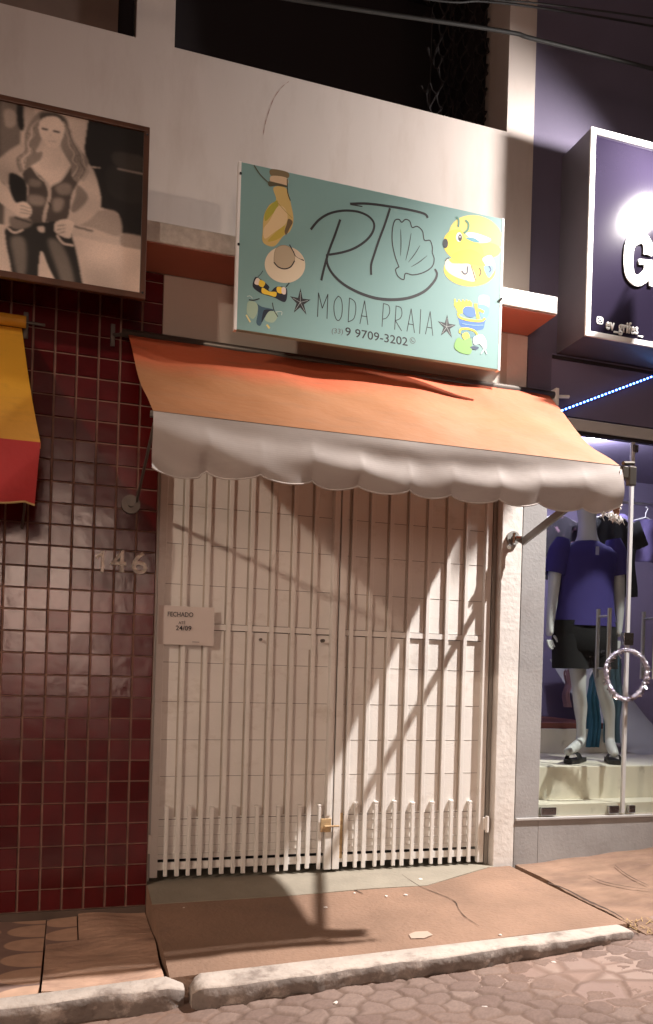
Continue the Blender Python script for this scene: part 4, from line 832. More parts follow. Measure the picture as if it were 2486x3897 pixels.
# ------------------------------------------------------------------ clothes shop
CS = empty('clothes_shop_building', (4.5, 0, 0), 'violet grey shop front with glass doors at the right of the photo', 'building')
mb = MB(); mb.box(2.676, 9, .02, .3, 3.20, 9.0); mb.build('upper_wall', M['violet'], CS)
mb = MB(); mb.box(2.676, 2.846, 0.0, .3, 2.30, 3.199); mb.build('upper_pilaster', M['violet'], CS)
mb = MB(); mb.box(2.676, 2.845, .0, .3, -.25, 2.2995, .003); mb.build('pilaster', M['greywall'], CS)
mb = MB(); mb.box(2.847, 9, .004, .3, 2.815, 3.199); mb.build('fascia_panel', M['violetpanel'], CS)
mb = MB(); mb.box(2.8475, 9, -.006, .003, 3.165, 3.185); mb.build('panel_joint', M['dark'], CS)
mb = MB(); mb.box(2.846, 9, .0, .25, -.35, .258, .003); mb.build('base_wall', M['greywall'], CS)
mb = MB(); mb.box(2.680, 9, -.012, .0, .245, .262, .003); mb.build('sill', M['greycounter'], CS)
mb = MB(); mb.box(2.8475, 9, -.02, .08, 2.728, 2.800, .005); mb.build('door_header', M['alu'], CS)
mb = MB(); mb.box(2.848, 9, .02, .07, 2.800, 2.8145); mb.box(2.848, 9, -.004, .05, 2.712, 2.728); mb.build('header_gap', M['dark'], CS)
# interior
mb = MB(); mb.box(2.60, 9, 1.95, 2.0, .25, 3.0); mb.box(2.80, 2.845, .31, 1.95, .25, 3.0); mb.box(2.60, 9, .3, 2.0, 3.0, 3.05); mb.build('inner_wall', M['innerwall'], CS)
mb = MB(); mb.box(2.845, 9, .22, 2.0, .2, .555, .006); mb.box(2.845, 9, .251, .5, .1, .25); mb.build('display_step', M['cream'], CS)
mb = MB(); mb.box(2.8455, 9, .035, .219, .2, .335); mb.build('inner_floor', M['cream'], CS)
mb = MB(); mb.box(2.846, 4.12, 1.02, 1.94, .556, .745, .004); mb.build('back_step', M['cream'], CS)
mb = MB(); mb.box(2.846, 4.12, 1.06, 1.93, .7455, .79, .004); mb.build('display_board', M['ruddywood'], CS)
mb = MB(); mb.grid(lambda u, v: (4.05+.55*u+.25*(1-v), .9+.9*v-.1*math.sin(math.pi*v), .556+.75*v*v*(1+.1*u)), 8, 12); mb.build('counter_slope', M['greycounter'], CS, smooth=True)
GYL = .02
def pane(x0, x1, z0, z1): m_ = MB(); m_.box(x0, x1, GYL, GYL+.008, z0, z1); return m_
p1 = pane(2.850, 3.480, .270, 2.711).build('glass_door', M['glass'], CS)
p2 = pane(3.500, 4.130, .270, 2.711).build('glass_door', M['glass'], CS)
p3 = pane(4.150, 5.4, .270, 2.711).build('glass_pane', M['glass'], CS)
mb = MB(); mb.box(3.478, 3.502, GYL-.006, GYL+.016, .272, 2.711, .002); mb.build('door_edge_strip', M['alu'], CS)
mb = MB(); mb.box(4.13, 4.15, GYL-.006, GYL+.016, .272, 2.711, .002); mb.build('door_edge_strip', M['alu'], CS)
def handle(x, par):
    mb = MB(); z0, z1 = 1.155, 1.606
    for yy in (GYL-.055, GYL+.063): mb.tube([(x, yy, z0), (x, yy, z1)], .0135, 12)
    for zz in (z0+.06, z1-.05): mb.tube([(x, GYL-.055, zz), (x, GYL+.063, zz)], .007, 8)
    mb.build('handle', M['steel'], par, smooth=False)
handle(3.305, p1); handle(3.660, p2)
def clamp(x, z, par, w=.045, h=.05):
    mb = MB(); mb.box(x-w, x+w, GYL-.014, GYL+.022, z-h/2, z+h/2, .004); [mb.tube([(x+dx, GYL-.018, z), (x+dx, GYL-.013, z)], .008, 8) for dx in (-w*.5, w*.5)]; mb.build('clamp', M['chrome'], par)
clamp(2.925, .295, p1, .055); clamp(3.415, .295, p1, .038); clamp(3.555, .295, p2, .025); clamp(3.49, 1.415, p1, .038, .085)
mb = MB(); q = at(2425, 1695, -.0); mb.box(q.x-.022, q.x+.022, GYL-.016, GYL+.020, q.z-.045, q.z+.012, .012); mb.build('clamp', M['chrome'], p2)
# LED tape
LE = empty('led_strip', (3.2, -.004, 2.8), 'blue glowing LED strip running diagonally over the violet fascia panel', 'light strip')
a, b_ = Vector(at(2118, 1570, -.006)), Vector(at(2486, 1432, -.006)); b_ = a+(b_-a)*1.25
mb = MB(); mb.bar(a, b_, .004, .014); mb.build('tape', M['ledtape'], LE)
mb = MB(); n = 34; d_ = (b_-a)
for i in range(n):
    c = a+d_*((i+.5)/n)+Vector((0, -.004, 0)); mb.bar(c-d_*(.2/n), c+d_*(.2/n), .004, .0095)
mb.each('diode', M['led'], LE)
# sign box
GS = empty('shop_sign', (4.2, -.14, 3.205), 'dark violet sign box with white rim and a big white letter G', 'sign')
bx0, bx1, bz0, bz1, by = 2.890, 6.2, 3.205, 4.452, -.28
mb = MB(); mb.box(bx0, bx1, by+.004, .018, bz0, bz1); mb.build('box', M['signside'], GS)
mb = MB(); mb.box(bx0+.03, bx1-.03, by-.0, by+.003, bz0+.03, bz1-.03); mb.build('face', M['signface'], GS)
mb = MB()
for r_ in ((bx0-.004, bx1, bz1-.030, bz1+.003), (bx0-.004, bx1, bz0-.003, bz0+.030), (bx0-.004, bx0+.030, bz0+.0302, bz1-.0302), (bx1-.03, bx1, bz0+.0302, bz1-.0302)): mb.box(r_[0], r_[1], by-.014, by-.001, r_[2], r_[3], .002)
mb.build('rim', M['white'], GS)
e0, e1 = at(2371, 1080, by), at(2480, 1094, by); zt = at(2371, 885, by).z
def gq(pts): return [at(2100+x*.3947, 400+y*.3947, by-.010) for x, y in pts]
mb = MB(); gpath = [(930,1425),(928,1345),(885,1285),(815,1290),(757,1350),(742,1500),(757,1625),(815,1688),(880,1668),(932,1600),(935,1512)]
for dy in (0, .008):
    P_ = [p+Vector((0, dy, 0)) for p in gq(gpath)]; ribbon(mb, P_, .068, k=5)
    P_ = [p+Vector((0, dy-.0006, 0)) for p in gq([(850,1508),(965,1520)])]; ribbon(mb, P_, .034, k=1)
    P_ = [p+Vector((0, dy-.0008, 0)) for p in gq([(955,1600),(960,1735)])]; ribbon(mb, P_, .030, k=1)
mb.build('letter', M['white'], GS, fix=False)
sg = text_obj('lettering', 'RIFES', M['white'], GS, (e0.x+.30, by-.001, e0.z-.05), (1.15, 0, 0), (0, 0, zt-e0.z), thick=.006, bold=.04)
s0 = at(2304, 1262, by); s1 = at(2446, 1272, by); s2 = at(2304, 1210, by)
text_obj('handle_lettering', 'ev_grifes_', M['white'], GS, (s0.x, by-.001, s0.z-.008), (s1.x-s0.x, 0, 0), (0, 0, s2.z-s0.z+.008), thick=.004, bold=.03)
ic = at(2284, 1219, by-.003); mb = MB(); r = .020
sq = [ic+Vector((r*math.copysign(abs(math.cos(t))**.45, math.cos(t)), 0, r*math.copysign(abs(math.sin(t))**.45, math.sin(t)))) for t in [i*math.pi/12 for i in range(24)]]
ribbon(mb, sq, .006, k=1, closed=True); ribbon(mb, [ic+Vector((.0095*math.cos(t), 0, .0095*math.sin(t))) for t in [i*math.pi/7 for i in range(14)]], .0045, k=1, closed=True)
d1 = ic+Vector((.012, 0, .012)); mb.poly([d1+Vector((.003*math.cos(t), 0, .003*math.sin(t))) for t in [i*math.pi/4 for i in range(8)]]); mb.build('camera_symbol', M['white'], GS, fix=False)
# floodlights on short stalks from the sign box
def flood(name, loc, label, power, size, facem, color, wid, tgt):
    o = empty(name, loc, label, 'floodlight'); L_ = Vector(loc); d = (Vector(tgt)-L_).normalized(); s_ = d.cross(Vector((0, 0, 1))).normalized(); u_ = s_.cross(d)
    def bx(mb, c, a, b, t): mb.add([c+s_*i*a+u_*j*b+d*k*t for k in (-1, 1) for j in (-1, 1) for i in (-1, 1)], [(0,2,3,1),(4,5,7,6),(0,1,5,4),(2,6,7,3),(0,4,6,2),(1,3,7,5)])
    mb = MB(); bx(mb, L_-d*(size+.035), wid, wid*.75, .025); mb.build('housing', M['darksteel'], o)
    mb = MB(); bx(mb, L_-d*(size+.006), wid*.86, wid*.6, .003); mb.build('lens', facem, o)
    mb = MB(); mb.tube([L_-d*(size+.055), L_-d*(size+.07)+Vector((0, .0, .10)), Vector((loc[0], by-.002, bz1-.002 if loc[2] > 4 else loc[2]+.28))], .010, 8); mb.build('stalk', M['darksteel'], o)
    l = spot('lamp', loc, power, color, size, tgt, R(96), 1.0); l.parent = o; l.location = (0, 0, 0); return o
flood('floodlight', KEY, 'bright floodlight on a stalk beyond the right end of the photo', POW_KEY, .075, M['keyface'], (1.0, .93, .88), .09, (2.45, 0, 4.0))

# ------------------------------------------------------------------ mannequin
MN = empty('mannequin', (3.47, .45, .555), 'pale grey shop mannequin in navy shirt, black shorts and slides behind the glass door', 'mannequin')
MY = .45
mp_ = lambda x, y, dy=0.0: at(2050+x*.4152, 1900+y*.4152, MY+dy)
def skin_mesh(name, chains, m, parent, sub=2):
    """chains: list of lists of (point, radius[, radius2]); chains sharing a point are welded"""
    bm = bmesh.new(); key = {}; rad = {}
    for ch in chains:
        prev = None
        for p, r_ in ch:
            k_ = tuple(round(c, 4) for c in p)
            if k_ not in key: key[k_] = bm.verts.new(p); rad[k_] = r_
            v = key[k_]
            if prev is not None and bm.edges.get((prev, v)) is None: bm.edges.new((prev, v))
            prev = v
    bm.verts.index_update(); me = bpy.data.meshes.new(name); bm.to_mesh(me)
    idx = {v.index: rad[k_] for k_, v in key.items()}; bm.free()
    o = bpy.data.objects.new(name, me); col.objects.link(o)
    md = o.modifiers.new('s', 'SKIN'); md.use_smooth_shade = True
    sv = me.skin_vertices[0].data
    for i, s_ in enumerate(sv): r_ = idx[i]; s_.radius = r_ if isinstance(r_, tuple) else (r_, r_); s_.use_root = (i == 0)
    md2 = o.modifiers.new('b', 'SUBSURF'); md2.levels = sub; md2.render_levels = sub
    dg = bpy.context.evaluated_depsgraph_get(); dg.update(); me2 = bpy.data.meshes.new_from_object(o.evaluated_get(dg)); bpy.data.objects.remove(o)
    return me2
def joinm(mes):
    bm = bmesh.new()
    for m_ in mes: bm.from_mesh(m_)
    me = bpy.data.meshes.new('body'); bm.to_mesh(me); bm.free(); return me
pel = mp_(430, 1300); chest = mp_(440, 640); neckb = mp_(445, 400); neckt = mp_(445, 190); headc = mp_(448, 60, -.02); headt = mp_(450, -40, -.02)
shl, shr = mp_(195, 480), mp_(700, 485)
ell_, wrl, hnl = mp_(135, 860), mp_(108, 1130, -.03), mp_(98, 1260, -.04)
elr, wrr, hnr = mp_(738, 870), mp_(735, 1150, -.03), mp_(720, 1270, -.04)
hpl, hpr = mp_(340, 1400), mp_(560, 1400)
knl, cal, anl = mp_(368, 1740, -.02), mp_(385, 1900, .02), mp_(392, 2215, .03)
knr, car, anr = mp_(590, 1740, -.02), mp_(640, 1920, .02), mp_(652, 2215, .03)
fl_m, fl_t = mp_(330, 2275, -.05), mp_(255, 2325, -.13); fr_m, fr_t = mp_(672, 2290, -.06), mp_(705, 2350, -.15)
body = skin_mesh('body', [[(pel, .10), (mp_(435, 1000), .11), (chest, .125), (neckb, .075), (neckt, .062), (headc, (.078, .092)), (headt, .06)],
    [(chest, .125), (shl, .055), (mp_(150, 660), .050), (ell_, .041), (mp_(120, 1000, -.015), .037), (wrl, .030), (hnl, (.038, .022))],
    [(chest, .125), (shr, .055), (mp_(728, 660), .050), (elr, .041), (mp_(740, 1010, -.015), .037), (wrr, .030), (hnr, (.038, .022))],
    [(pel, .10), (hpl, .072), (mp_(365, 1600), .062), (knl, .050), (cal, .052), (mp_(390, 2060, .02), .034), (anl, .036), (fl_m, .040), (fl_t, .028)],
    [(pel, .10), (hpr, .072), (mp_(580, 1600), .062), (knr, .050), (car, .052), (mp_(655, 2060, .02), .034), (anr, .036), (fr_m, .040), (fr_t, .028)]], M['skin'], MN)
fing = []
for hn_, sgn in ((hnl, 1), (hnr, -1)):
    for k_ in range(4):
        b0 = hn_+Vector((sgn*(-.018+.012*k_), -.004, -.02)); L_ = (.060, .072, .068, .052)[k_]
        fing.append(skin_mesh('f', [[(b0, .0085), (b0+Vector((sgn*.004, -.006, -L_*.5)), .0080), (b0+Vector((sgn*.014, -.018, -L_)), .0060)]], None, None, 1))
    b0 = hn_+Vector((sgn*.026, -.008, .012)); fing.append(skin_mesh('f', [[(b0, .010), (b0+Vector((sgn*.018, -.012, -.026)), .0085), (b0+Vector((sgn*.022, -.020, -.050)), .006)]], None, None, 1))
bo = link_mesh('body', joinm([body]+fing), M['skin'], MN, smooth=True)
# face: nose, eye sockets, ears sit in the same mesh family as a modelled face piece
mb = MB(); nc = headc+Vector((0, -.088, .0)); mb.loft([[nc+Vector((dx*w, dy, dz)) for dx, dy in ((-1, .01), (0, -.012*q_), (1, .01))] for dz, w, q_ in ((.03, .005, .3), (.01, .008, .8), (-.012, .014, 1.6), (-.018, .012, .4))]); 
for s_ in (-1, 1): mb.tube([headc+Vector((s_*.076, .0, .02)), headc+Vector((s_*.086, .012, .0)), headc+Vector((s_*.076, .004, -.03))], [.006, .010, .006], 8)
mb.tube([headc+Vector((-.02, -.088, -.045)), headc+Vector((0, -.094, -.044)), headc+Vector((.02, -.088, -.045))], [.004, .007, .004], 6)
mb.build('face', M['skin'], bo, smooth=True)
def ring(c, rx, ry, n=20, ph=0, amp=0.0): return [c+Vector((rx*math.cos(2*math.pi*i/n), ry*math.sin(2*math.pi*i/n)*(1+amp*math.sin(5*2*math.pi*i/n+ph)), 0)) for i in range(n)]
mb = MB(); W = lambda x0, x1, y: ((mp_(x0, y)+mp_(x1, y))/2, (mp_(x1, y).x-mp_(x0, y).x)/2)
rings = []
for x0_, x1_, y, ry in ((165, 690, 1165, .135), (170, 684, 1100, .132), (180, 672, 950, .128), (190, 668, 800, .130), (188, 672, 680, .135), (170, 700, 560, .135), (185, 720, 490, .120), (240, 655, 440, .100), (330, 560, 400, .080), (352, 540, 388, .072)):
    c, rx = W(x0_, x1_, y); rings.append(ring(c, rx, ry, 28, y*.02, .025 if y > 700 else 0))
mb.loft(rings, cap=False)
for s0_, s1_, a_ in ((shl, mp_(142, 690), -1), (shr, mp_(728, 700), 1)):
    d = (s1_-s0_).normalized(); q_ = Vector((0, 1, 0)); u_ = d.cross(q_).normalized(); rr = []
    for t_, r_ in ((-.55, .050), (-.2, .072), (0, .080), (.3, .080), (.7, .076), (1.0, .073)):
        c = s0_+(s1_-s0_)*t_; rr.append([c+u_*math.cos(2*math.pi*i/16)*r_+q_*math.sin(2*math.pi*i/16)*r_ for i in range(16)])
    mb.loft(rr, cap=False)
mb.build('shirt', M['navy'], MN, smooth=True)
mb = MB(); c1_, rx = W(150, 700, 1120); base = ring(c1_, rx, .125, 24); mb.loft([ring(W(150, 690, 1440)[0], W(150, 690, 1440)[1]*.96, .10, 24), ring(W(150, 690, 1380)[0], W(150, 690, 1380)[1], .125, 24), ring(W(152, 695, 1250)[0], W(152, 695, 1250)[1], .132, 24), base], cap=False)
for xa, xb in ((138, 447), (440, 700)):
    mb.loft([ring(W(xa, xb, y)[0], W(xa, xb, y)[1], .105, 18) for y in (1552, 1470, 1380, 1240)], cap=False)
mb.build('shorts', M['black'], MN, smooth=True)
for fm, ft, an in ((fl_m, fl_t, anl), (fr_m, fr_t, anr)):
    d = (ft-an); d.z = 0; d.normalize(); q_ = Vector((-d.y, d.x, 0)); heel = Vector((an.x, an.y, .558))-d*.05; rr = []
    mb = MB()
    for t_, w_ in ((0, .024), (.05, .036), (.12, .036), (.2, .046), (.26, .044), (.295, .026)):
        c = heel+d*t_; rr.append([c+q_*w_*i+Vector((0, 0, z)) for i, z in ((-1, 0), (1, 0), (1, .026), (-1, .026))])
    mb.loft(rr); so = mb.build('slide_sandal', M['rubber'], MN)
    mb = MB(); rr = []
    for t_ in (.15, .19, .235):
        c = heel+d*t_; rr.append([c+q_*.047*math.cos(a_)+Vector((0, 0, .024+.050*math.sin(a_))) for a_ in [math.pi*i/10 for i in range(11)]])
    vs = [p for r_ in rr for p in r_]; mb.add(vs, [(i*11+j, i*11+j+1, (i+1)*11+j+1, (i+1)*11+j) for i in range(2) for j in range(10)]); mb.build('strap', M['rubber'], so, smooth=True)
    mb = MB(); c = heel+d*.19+Vector((0, 0, .078)); mb.tube([c-q_*.025, c+q_*.02+Vector((0, 0, .002))], .006, 6); mb.build('strap_mark', M['white'], so)
mb = MB(); c = mp_(540, 470, -.145); mb.box(c.x-.013, c.x+.013, c.y, c.y+.003, c.z-.03, c.z+.03); mb.build('price_tag', flat('tag_paper', (150,150,175)), MN)
# ------------------------------------------------------------------ hanging clothes
def garment(name, c, w, h, m, label, kindg, sleeves=True, depth=.05, prints=None, seed=0):
    o = empty(name, (c.x, c.y, c.z-h), label, 'garment', 'clothes hanging inside the shop')
    rg = random.Random(seed); ph = rg.uniform(0, 6); mb = MB()
    def body_(u, v):
        ww = w*(.46+.07*v) if sleeves else w*.5*(.9+.15*v); nx = 2*u-1; sh = .14*h*abs(nx)**1.5 if v < .3 else .14*h*abs(nx)**1.5*max(0, 1-(v-.3)*3)
        return (c.x+nx*ww+.01*math.sin(v*9+ph), c.y+depth*.5*math.sin(u*17+ph)*(.3+v)*.6, c.z-v*h-sh*(1-v))
    mb.grid(body_, 24, 16); mb.grid(lambda u, v: tuple(Vector(body_(u, v))+Vector((0, .03, 0))), 24, 16)
    if sleeves:
        for s_ in (-1, 1):
            a_ = Vector((c.x+s_*w*.40, c.y, c.z-.10*h)); b__ = Vector((c.x+s_*w*.62, c.y, c.z-.38*h)); mb.tube([a_, b__], [w*.14, w*.13], 10)
    mb.build('cloth', m, o, smooth=True, fix=False)
    mb = MB(); mb.tube([Vector((c.x, c.y+.015, c.z+.10)), Vector((c.x+.02, c.y+.015, c.z+.085)), Vector((c.x, c.y+.015, c.z+.05)), Vector((c.x, c.y+.015, c.z+.01))], .004, 6); mb.tube([Vector((c.x-w*.4, c.y+.015, c.z-.05)), Vector((c.x, c.y+.015, c.z+.015)), Vector((c.x+w*.4, c.y+.015, c.z-.05))], .006, 6); mb.build('hanger', M['white'], o)
    return o
M['floral'] = mat('dark_floral_cloth', (.03,.025,.035), .8, dirt=(.5,.3,.36), dirt_amt=.9, dscale=9, dlo=.56, dhi=.62)
M['violetprint'] = mat('violet_print_cloth', (.16,.13,.30), .8, dirt=(.5,.46,.58), dirt_amt=.8, dscale=6, dlo=.60, dhi=.64)
garment('hanging_shirt', at(2130, 1960, .95), .42, .50, M['floral'], 'dark floral top hanging behind the mannequin at its left shoulder', 0, seed=1)
garment('hanging_shirt', at(2335, 1955, .75), .42, .62, M['black'], 'black shirt hanging behind the mannequin at its right shoulder', 0, seed=2)
garment('hanging_shirt', at(2462, 1975, .95), .52, .34, M['violetprint'], 'violet printed top hanging right of the door seam', 0, seed=3)
garment('hanging_towel', at(2268, 2545, 1.00), .10, .62, mat('teal_towel', (.03,.13,.19), .9), 'teal towel hanging between the mannequin legs', 0, False, seed=4)
garment('hanging_towel', at(2345, 2480, .95), .15, .72, mat('blue_grey_towel', (.10,.19,.22), .9), 'grey blue towel hanging behind the right leg', 0, False, seed=5)
garment('hanging_towel', at(2166, 2545, 1.0), .05, .30, mat('pink_towel', (.40,.24,.28), .9), 'narrow pink cloth hanging left of the left leg', 0, False, seed=6)
rr_ = empty('clothes_rail', (3.9, 1.0, 2.2), 'metal rail carrying the hanging clothes behind the mannequin', 'clothes rail')
mb = MB(); zr = at(2260, 1925, .98).z+.06; mb.tube([(2.86, 1.0, zr), (5.2, 1.0, zr)], .012, 10); mb.build('rod', M['steel'], rr_)
mb = MB(); mb.tube([(5.19, 1.0, zr), (5.19, 1.0, .79)], .012, 10); mb.build('post', M['steel'], rr_)
CL = empty('ceiling_lamp', (3.75, .75, 2.95), 'round white ceiling lamp lighting the inside of the shop window', 'ceiling lamp')
mb = MB(); mb.tube([(3.75, .75, 2.999), (3.75, .75, 2.96)], .09, 24); mb.build('lamp_body', M['white'], CL)
l = lamp('lamp', (3.75, .75, 2.90), 62.0, (.84, .82, 1.0), .08); l.parent = CL; l.location = (0, 0, -.05)
# tinsel ring locked round the door handles
TG = empty('tinsel_ring', (3.44, -.06, 1.02), 'round silvery tinsel ring hooked through the glass door handles', 'decoration')
mb = MB(); c = Vector(at(2385, 2568, -.062)); rx, rz_ = .155, .158; rg = random.Random(21); pts = []; rs = []
for i in range(121):
    a_ = 2*math.pi*i/120; pts.append(c+Vector((rx*math.cos(a_)*(1+.03*math.sin(3*a_)), -.01*math.sin(2*a_), rz_*math.sin(a_)))); rs.append(.011+.006*abs(math.sin(a_*14)))
mb.tube(pts, rs, 7, cap=False); mb.build('ring', mat('crinkled_foil', (.60,.56,.66), .22, metal=.9, bump=.02, bscale=90), TG)
mb = MB()
for i in range(260):
    a_ = rg.uniform(0, 2*math.pi); p = c+Vector((rx*math.cos(a_), rg.uniform(-.012, .008), rz_*math.sin(a_)))+Vector((rg.uniform(-.012, .012), 0, rg.uniform(-.012, .012)))
    e = Vector((rg.uniform(-1, 1), rg.uniform(-1, .2), rg.uniform(-1, 1))).normalized()*.016; f = e.cross(Vector((0, 1, .3))).normalized()*.003
    mb.add([p-e-f, p+e-f, p+e+f, p-e+f], [(0, 1, 2, 3)])
mb.build('tinsel_flakes', mat('bright_foil', (.80,.78,.84), .18, metal=1.0), TG, fix=False)

# ------------------------------------------------------------------ cables overhead
def cable(pts, r, label):
    mb = MB(); P_ = smooth_path([Vector(p) for p in pts], 8); mb.tube(P_, r, 8); o = mb.build('overhead_cable', M['cable'], smooth=True); tag(o, label, 'cable', 'cables strung along the facade'); return o
cable([at(-400, -330, -.35), at(900, -40, -.35), at(1875, 112, -.35), at(2040, 150, -.35), at(2486, 262, -.35), at(2900, 370, -.35)], .011, 'thick black cable crossing the pale strip beside the dark opening')
cable([at(-400, -420, -.35), at(1500, -25, -.35), at(1840, 5, -.35), at(2045, 28, -.35), at(2486, 100, -.35), at(2900, 190, -.35)], .006, 'thin black cable at the top edge of the photo')
cable([at(-400, -440, -.42), at(1500, -60, -.42), at(1900, 0, -.42), at(2045, 12, -.42), at(2486, 70, -.42), at(2900, 150, -.42)], .005, 'thinnest cable touching the top edge above the other two')

# ------------------------------------------------------------------ small litter and stones
spots = [(1283,3823,.018),(995,3840,.008),(1845,3838,.014),(2365,3860,.012),(2110,3668,.016),(2445,3562,.014),(1470,3412,.010),(1545,3408,.012),(1600,3348,.014),(700,3455,.006),(1350,3400,.008),(1905,3560,.010),(1240,3455,.010)]
proto = None; rg = random.Random(2)
for i, (x, y, s_) in enumerate(spots):
    f = zroad if y > 3560+(2430-x)*.12 else zramp
    p = gp(x, y, f)
    if proto is None:
        bm = bmesh.new(); bmesh.ops.create_icosphere(bm, subdivisions=2, radius=1)
        for v in bm.verts: v.co *= 1+.25*math.sin(v.co.x*5+v.co.y*7)*math.cos(v.co.z*6); v.co.z *= .45
        me = bpy.data.meshes.new('stone_chip'); bm.to_mesh(me); bm.free(); proto = me; me.materials.append(M['bit'])
    o = bpy.data.objects.new('stone_chip', proto); col.objects.link(o); o.location = p+Vector((0, 0, s_*.3)); o.scale = (s_, s_*.8, s_*.8); o.rotation_euler.z = rg.uniform(0, 6)
    where = 'on the cobbled road below the kerb' if f is zroad else 'on the brown entrance ramp'
    tag(o, 'small pale stone chip lying '+where, 'stone chip', 'stone chips '+where)
# dry weeds by the kerb end
mb = MB(); rg = random.Random(31)
for i in range(170):
    x = rg.uniform(2.66, 3.15); y = rg.uniform(-1.22, -1.04)-.1*(x-2.66); z = max(zwalk_r(x, y), zroad(x, y) if y < -1.22 else -9); a_ = rg.uniform(0, 6.3); L_ = rg.uniform(.015, .05); d = Vector((math.cos(a_), math.sin(a_), .35))*L_; q_ = Vector((-math.sin(a_), math.cos(a_), 0))*.003; p = Vector((x, y, z+.002))
    mb.add([p-q_, p+q_, p+d+q_*.3, p+d-q_*.3], [(0, 1, 2, 3)])
o = mb.build('dry_grass', M['leaf'], fix=False); tag(o, 'dry yellow grass litter beside the end of the kerb', 'grass', kind='stuff')
# white fleck of plaster on the ramp
fx = gp(1600, 3560, zramp); mb = MB(); mb.poly([(fx.x+dx, fx.y+dy, zramp(fx.x+dx, fx.y+dy)+.0045) for dx, dy in ((-.06, -.03), (.0, -.045), (.055, -.02), (.05, .03), (-.01, .04), (-.05, .02))]); o = mb.build('paint_splash', mat('pale_splash', (.45,.33,.26), .9)); tag(o, 'pale dried splash on the brown ramp near the kerb', 'splash')

# ------------------------------------------------------------------ what stands across the street and up the road, plus one added lamp (outside the frame)
OB = empty('opposite_building', (0, -11.5, 0), 'plain house across the street with one lit shop window', 'building')
mb = MB(); mb.box(-9, -1.3, -11.8, -11.5, -1, 6.5); mb.box(.5, 12, -11.8, -11.5, -1, 6.5); mb.box(-1.3, .5, -11.8, -11.5, 3.95, 6.5); mb.box(-1.3, .5, -11.8, -11.5, -1, 1.05); mb.build('wall', M['beige'], OB)
for xa, xb, za, zb in ((-1.3, -.75, 1.05, 3.2), (-.55, -.1, 1.3, 3.95), (.1, .5, 1.05, 3.5), (-1.25, -.8, 3.4, 3.9)):
    mb = MB(); mb.box(xa, xb, -11.72, -11.69, za, zb); mb.build('lit_window', M['litwin'], OB)
mb = MB(); mb.box(-1.3, .5, -11.80, -11.73, 1.05, 3.95); mb.build('shutter_wall', M['beige'], OB)
mb = MB(); [mb.box(x-.03, x+.03, -11.69, -11.64, 1.05, 3.95) for x in (-1.27, -.4, .47)]; mb.box(-1.24, .44, -11.688, -11.642, 2.4, 2.46); mb.build('window_frame', M['darksteel'], OB)
SL = empty('street_lamp', (SIDE[0], SIDE[1], -.7), 'warm street lamp on a pole beside the road', 'street lamp')
mb = MB(); mb.tube([(SIDE[0]-.5, SIDE[1]-.3, -.8), (SIDE[0]-.5, SIDE[1]-.3, SIDE[2]+.05), (SIDE[0]-.2, SIDE[1]-.15, SIDE[2]+.37), (SIDE[0], SIDE[1], SIDE[2]+.3)], [.06, .045, .035, .03], 10); mb.build('pole', M['darksteel'], SL)
mb = MB(); mb.box(SIDE[0]-.2, SIDE[0]+.2, SIDE[1]-.1, SIDE[1]+.1, SIDE[2]+.25, SIDE[2]+.33, .02); mb.build('lamp_head', M['darksteel'], SL)
mb = MB(); mb.box(SIDE[0]-.15, SIDE[0]+.15, SIDE[1]-.08, SIDE[1]+.08, SIDE[2]+.235, SIDE[2]+.2495); mb.build('lens', M['warmface'], SL)
l = lamp('lamp', SIDE, POW_SIDE, (1.0, .52, .36), .09); l.parent = SL; l.location = Vector(SIDE)-SL.location
S2 = empty('street_lamp', (ADDED_LAMP[0], ADDED_LAMP[1], -.2), 'added white lamp on a tall pole, lighting the gate and ramp', 'street lamp')  # unseen lamp added to light the gate and ramp
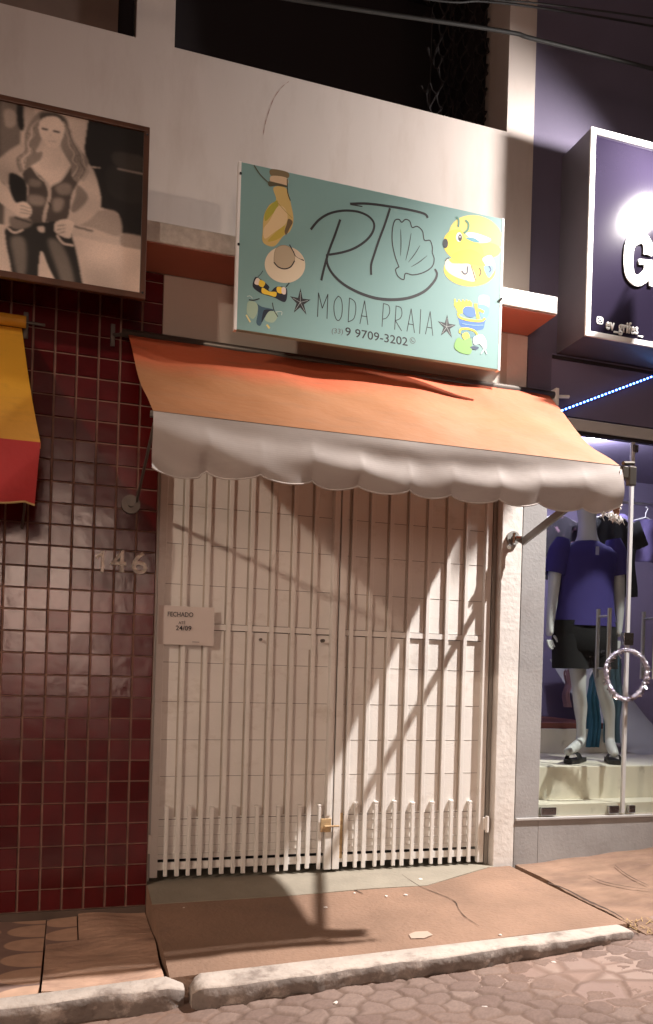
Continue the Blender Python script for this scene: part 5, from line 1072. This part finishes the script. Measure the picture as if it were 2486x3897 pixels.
mb = MB(); mb.tube([(ADDED_LAMP[0]+.9, ADDED_LAMP[1]-.1, -.2), (ADDED_LAMP[0]+.9, ADDED_LAMP[1]-.1, ADDED_LAMP[2]-.1), (ADDED_LAMP[0]+.6, ADDED_LAMP[1]-.05, ADDED_LAMP[2]+.2), (ADDED_LAMP[0], ADDED_LAMP[1], ADDED_LAMP[2]+.22)], [.07, .055, .04, .03], 10); mb.build('pole', M['darksteel'], S2)
mb = MB(); mb.box(ADDED_LAMP[0]-.25, ADDED_LAMP[0]+.15, ADDED_LAMP[1]-.1, ADDED_LAMP[1]+.1, ADDED_LAMP[2]+.06, ADDED_LAMP[2]+.16, .03); mb.build('lamp_head', M['darksteel'], S2)
mb = MB(); mb.box(ADDED_LAMP[0]-.2, ADDED_LAMP[0]+.1, ADDED_LAMP[1]-.08, ADDED_LAMP[1]+.08, ADDED_LAMP[2]+.045, ADDED_LAMP[2]+.0595); mb.build('lens', M['keyface'], S2)
l = spot('lamp', ADDED_LAMP, POW_ADDED, (1.0, .94, .90), .05, (1.6, -.35, .3), R(46), .9); l.parent = S2; l.location = Vector(ADDED_LAMP)-S2.location
S3 = empty('street_lamp', (CREAM[0], CREAM[1], -.9), 'cream coloured street lamp across the road to the left', 'street lamp')
mb = MB(); mb.tube([(CREAM[0]-.7, CREAM[1]-.6, -.9), (CREAM[0]-.7, CREAM[1]-.6, CREAM[2]), (CREAM[0]-.4, CREAM[1]-.3, CREAM[2]+.3), (CREAM[0], CREAM[1], CREAM[2]+.25)], [.07, .055, .04, .03], 10); mb.build('pole', M['darksteel'], S3)
mb = MB(); mb.box(CREAM[0]-.22, CREAM[0]+.22, CREAM[1]-.12, CREAM[1]+.12, CREAM[2]+.15, CREAM[2]+.24, .03); mb.build('lamp_head', M['darksteel'], S3)
mb = MB(); mb.box(CREAM[0]-.16, CREAM[0]+.16, CREAM[1]-.09, CREAM[1]+.09, CREAM[2]+.135, CREAM[2]+.1495); mb.build('lens', M['warmface'], S3)
l = spot('lamp', CREAM, POW_CREAM, (1.0, .80, .64), .16, (.9, -.4, .6), R(42), 1.0); l.parent = S3; l.location = Vector(CREAM)-S3.location
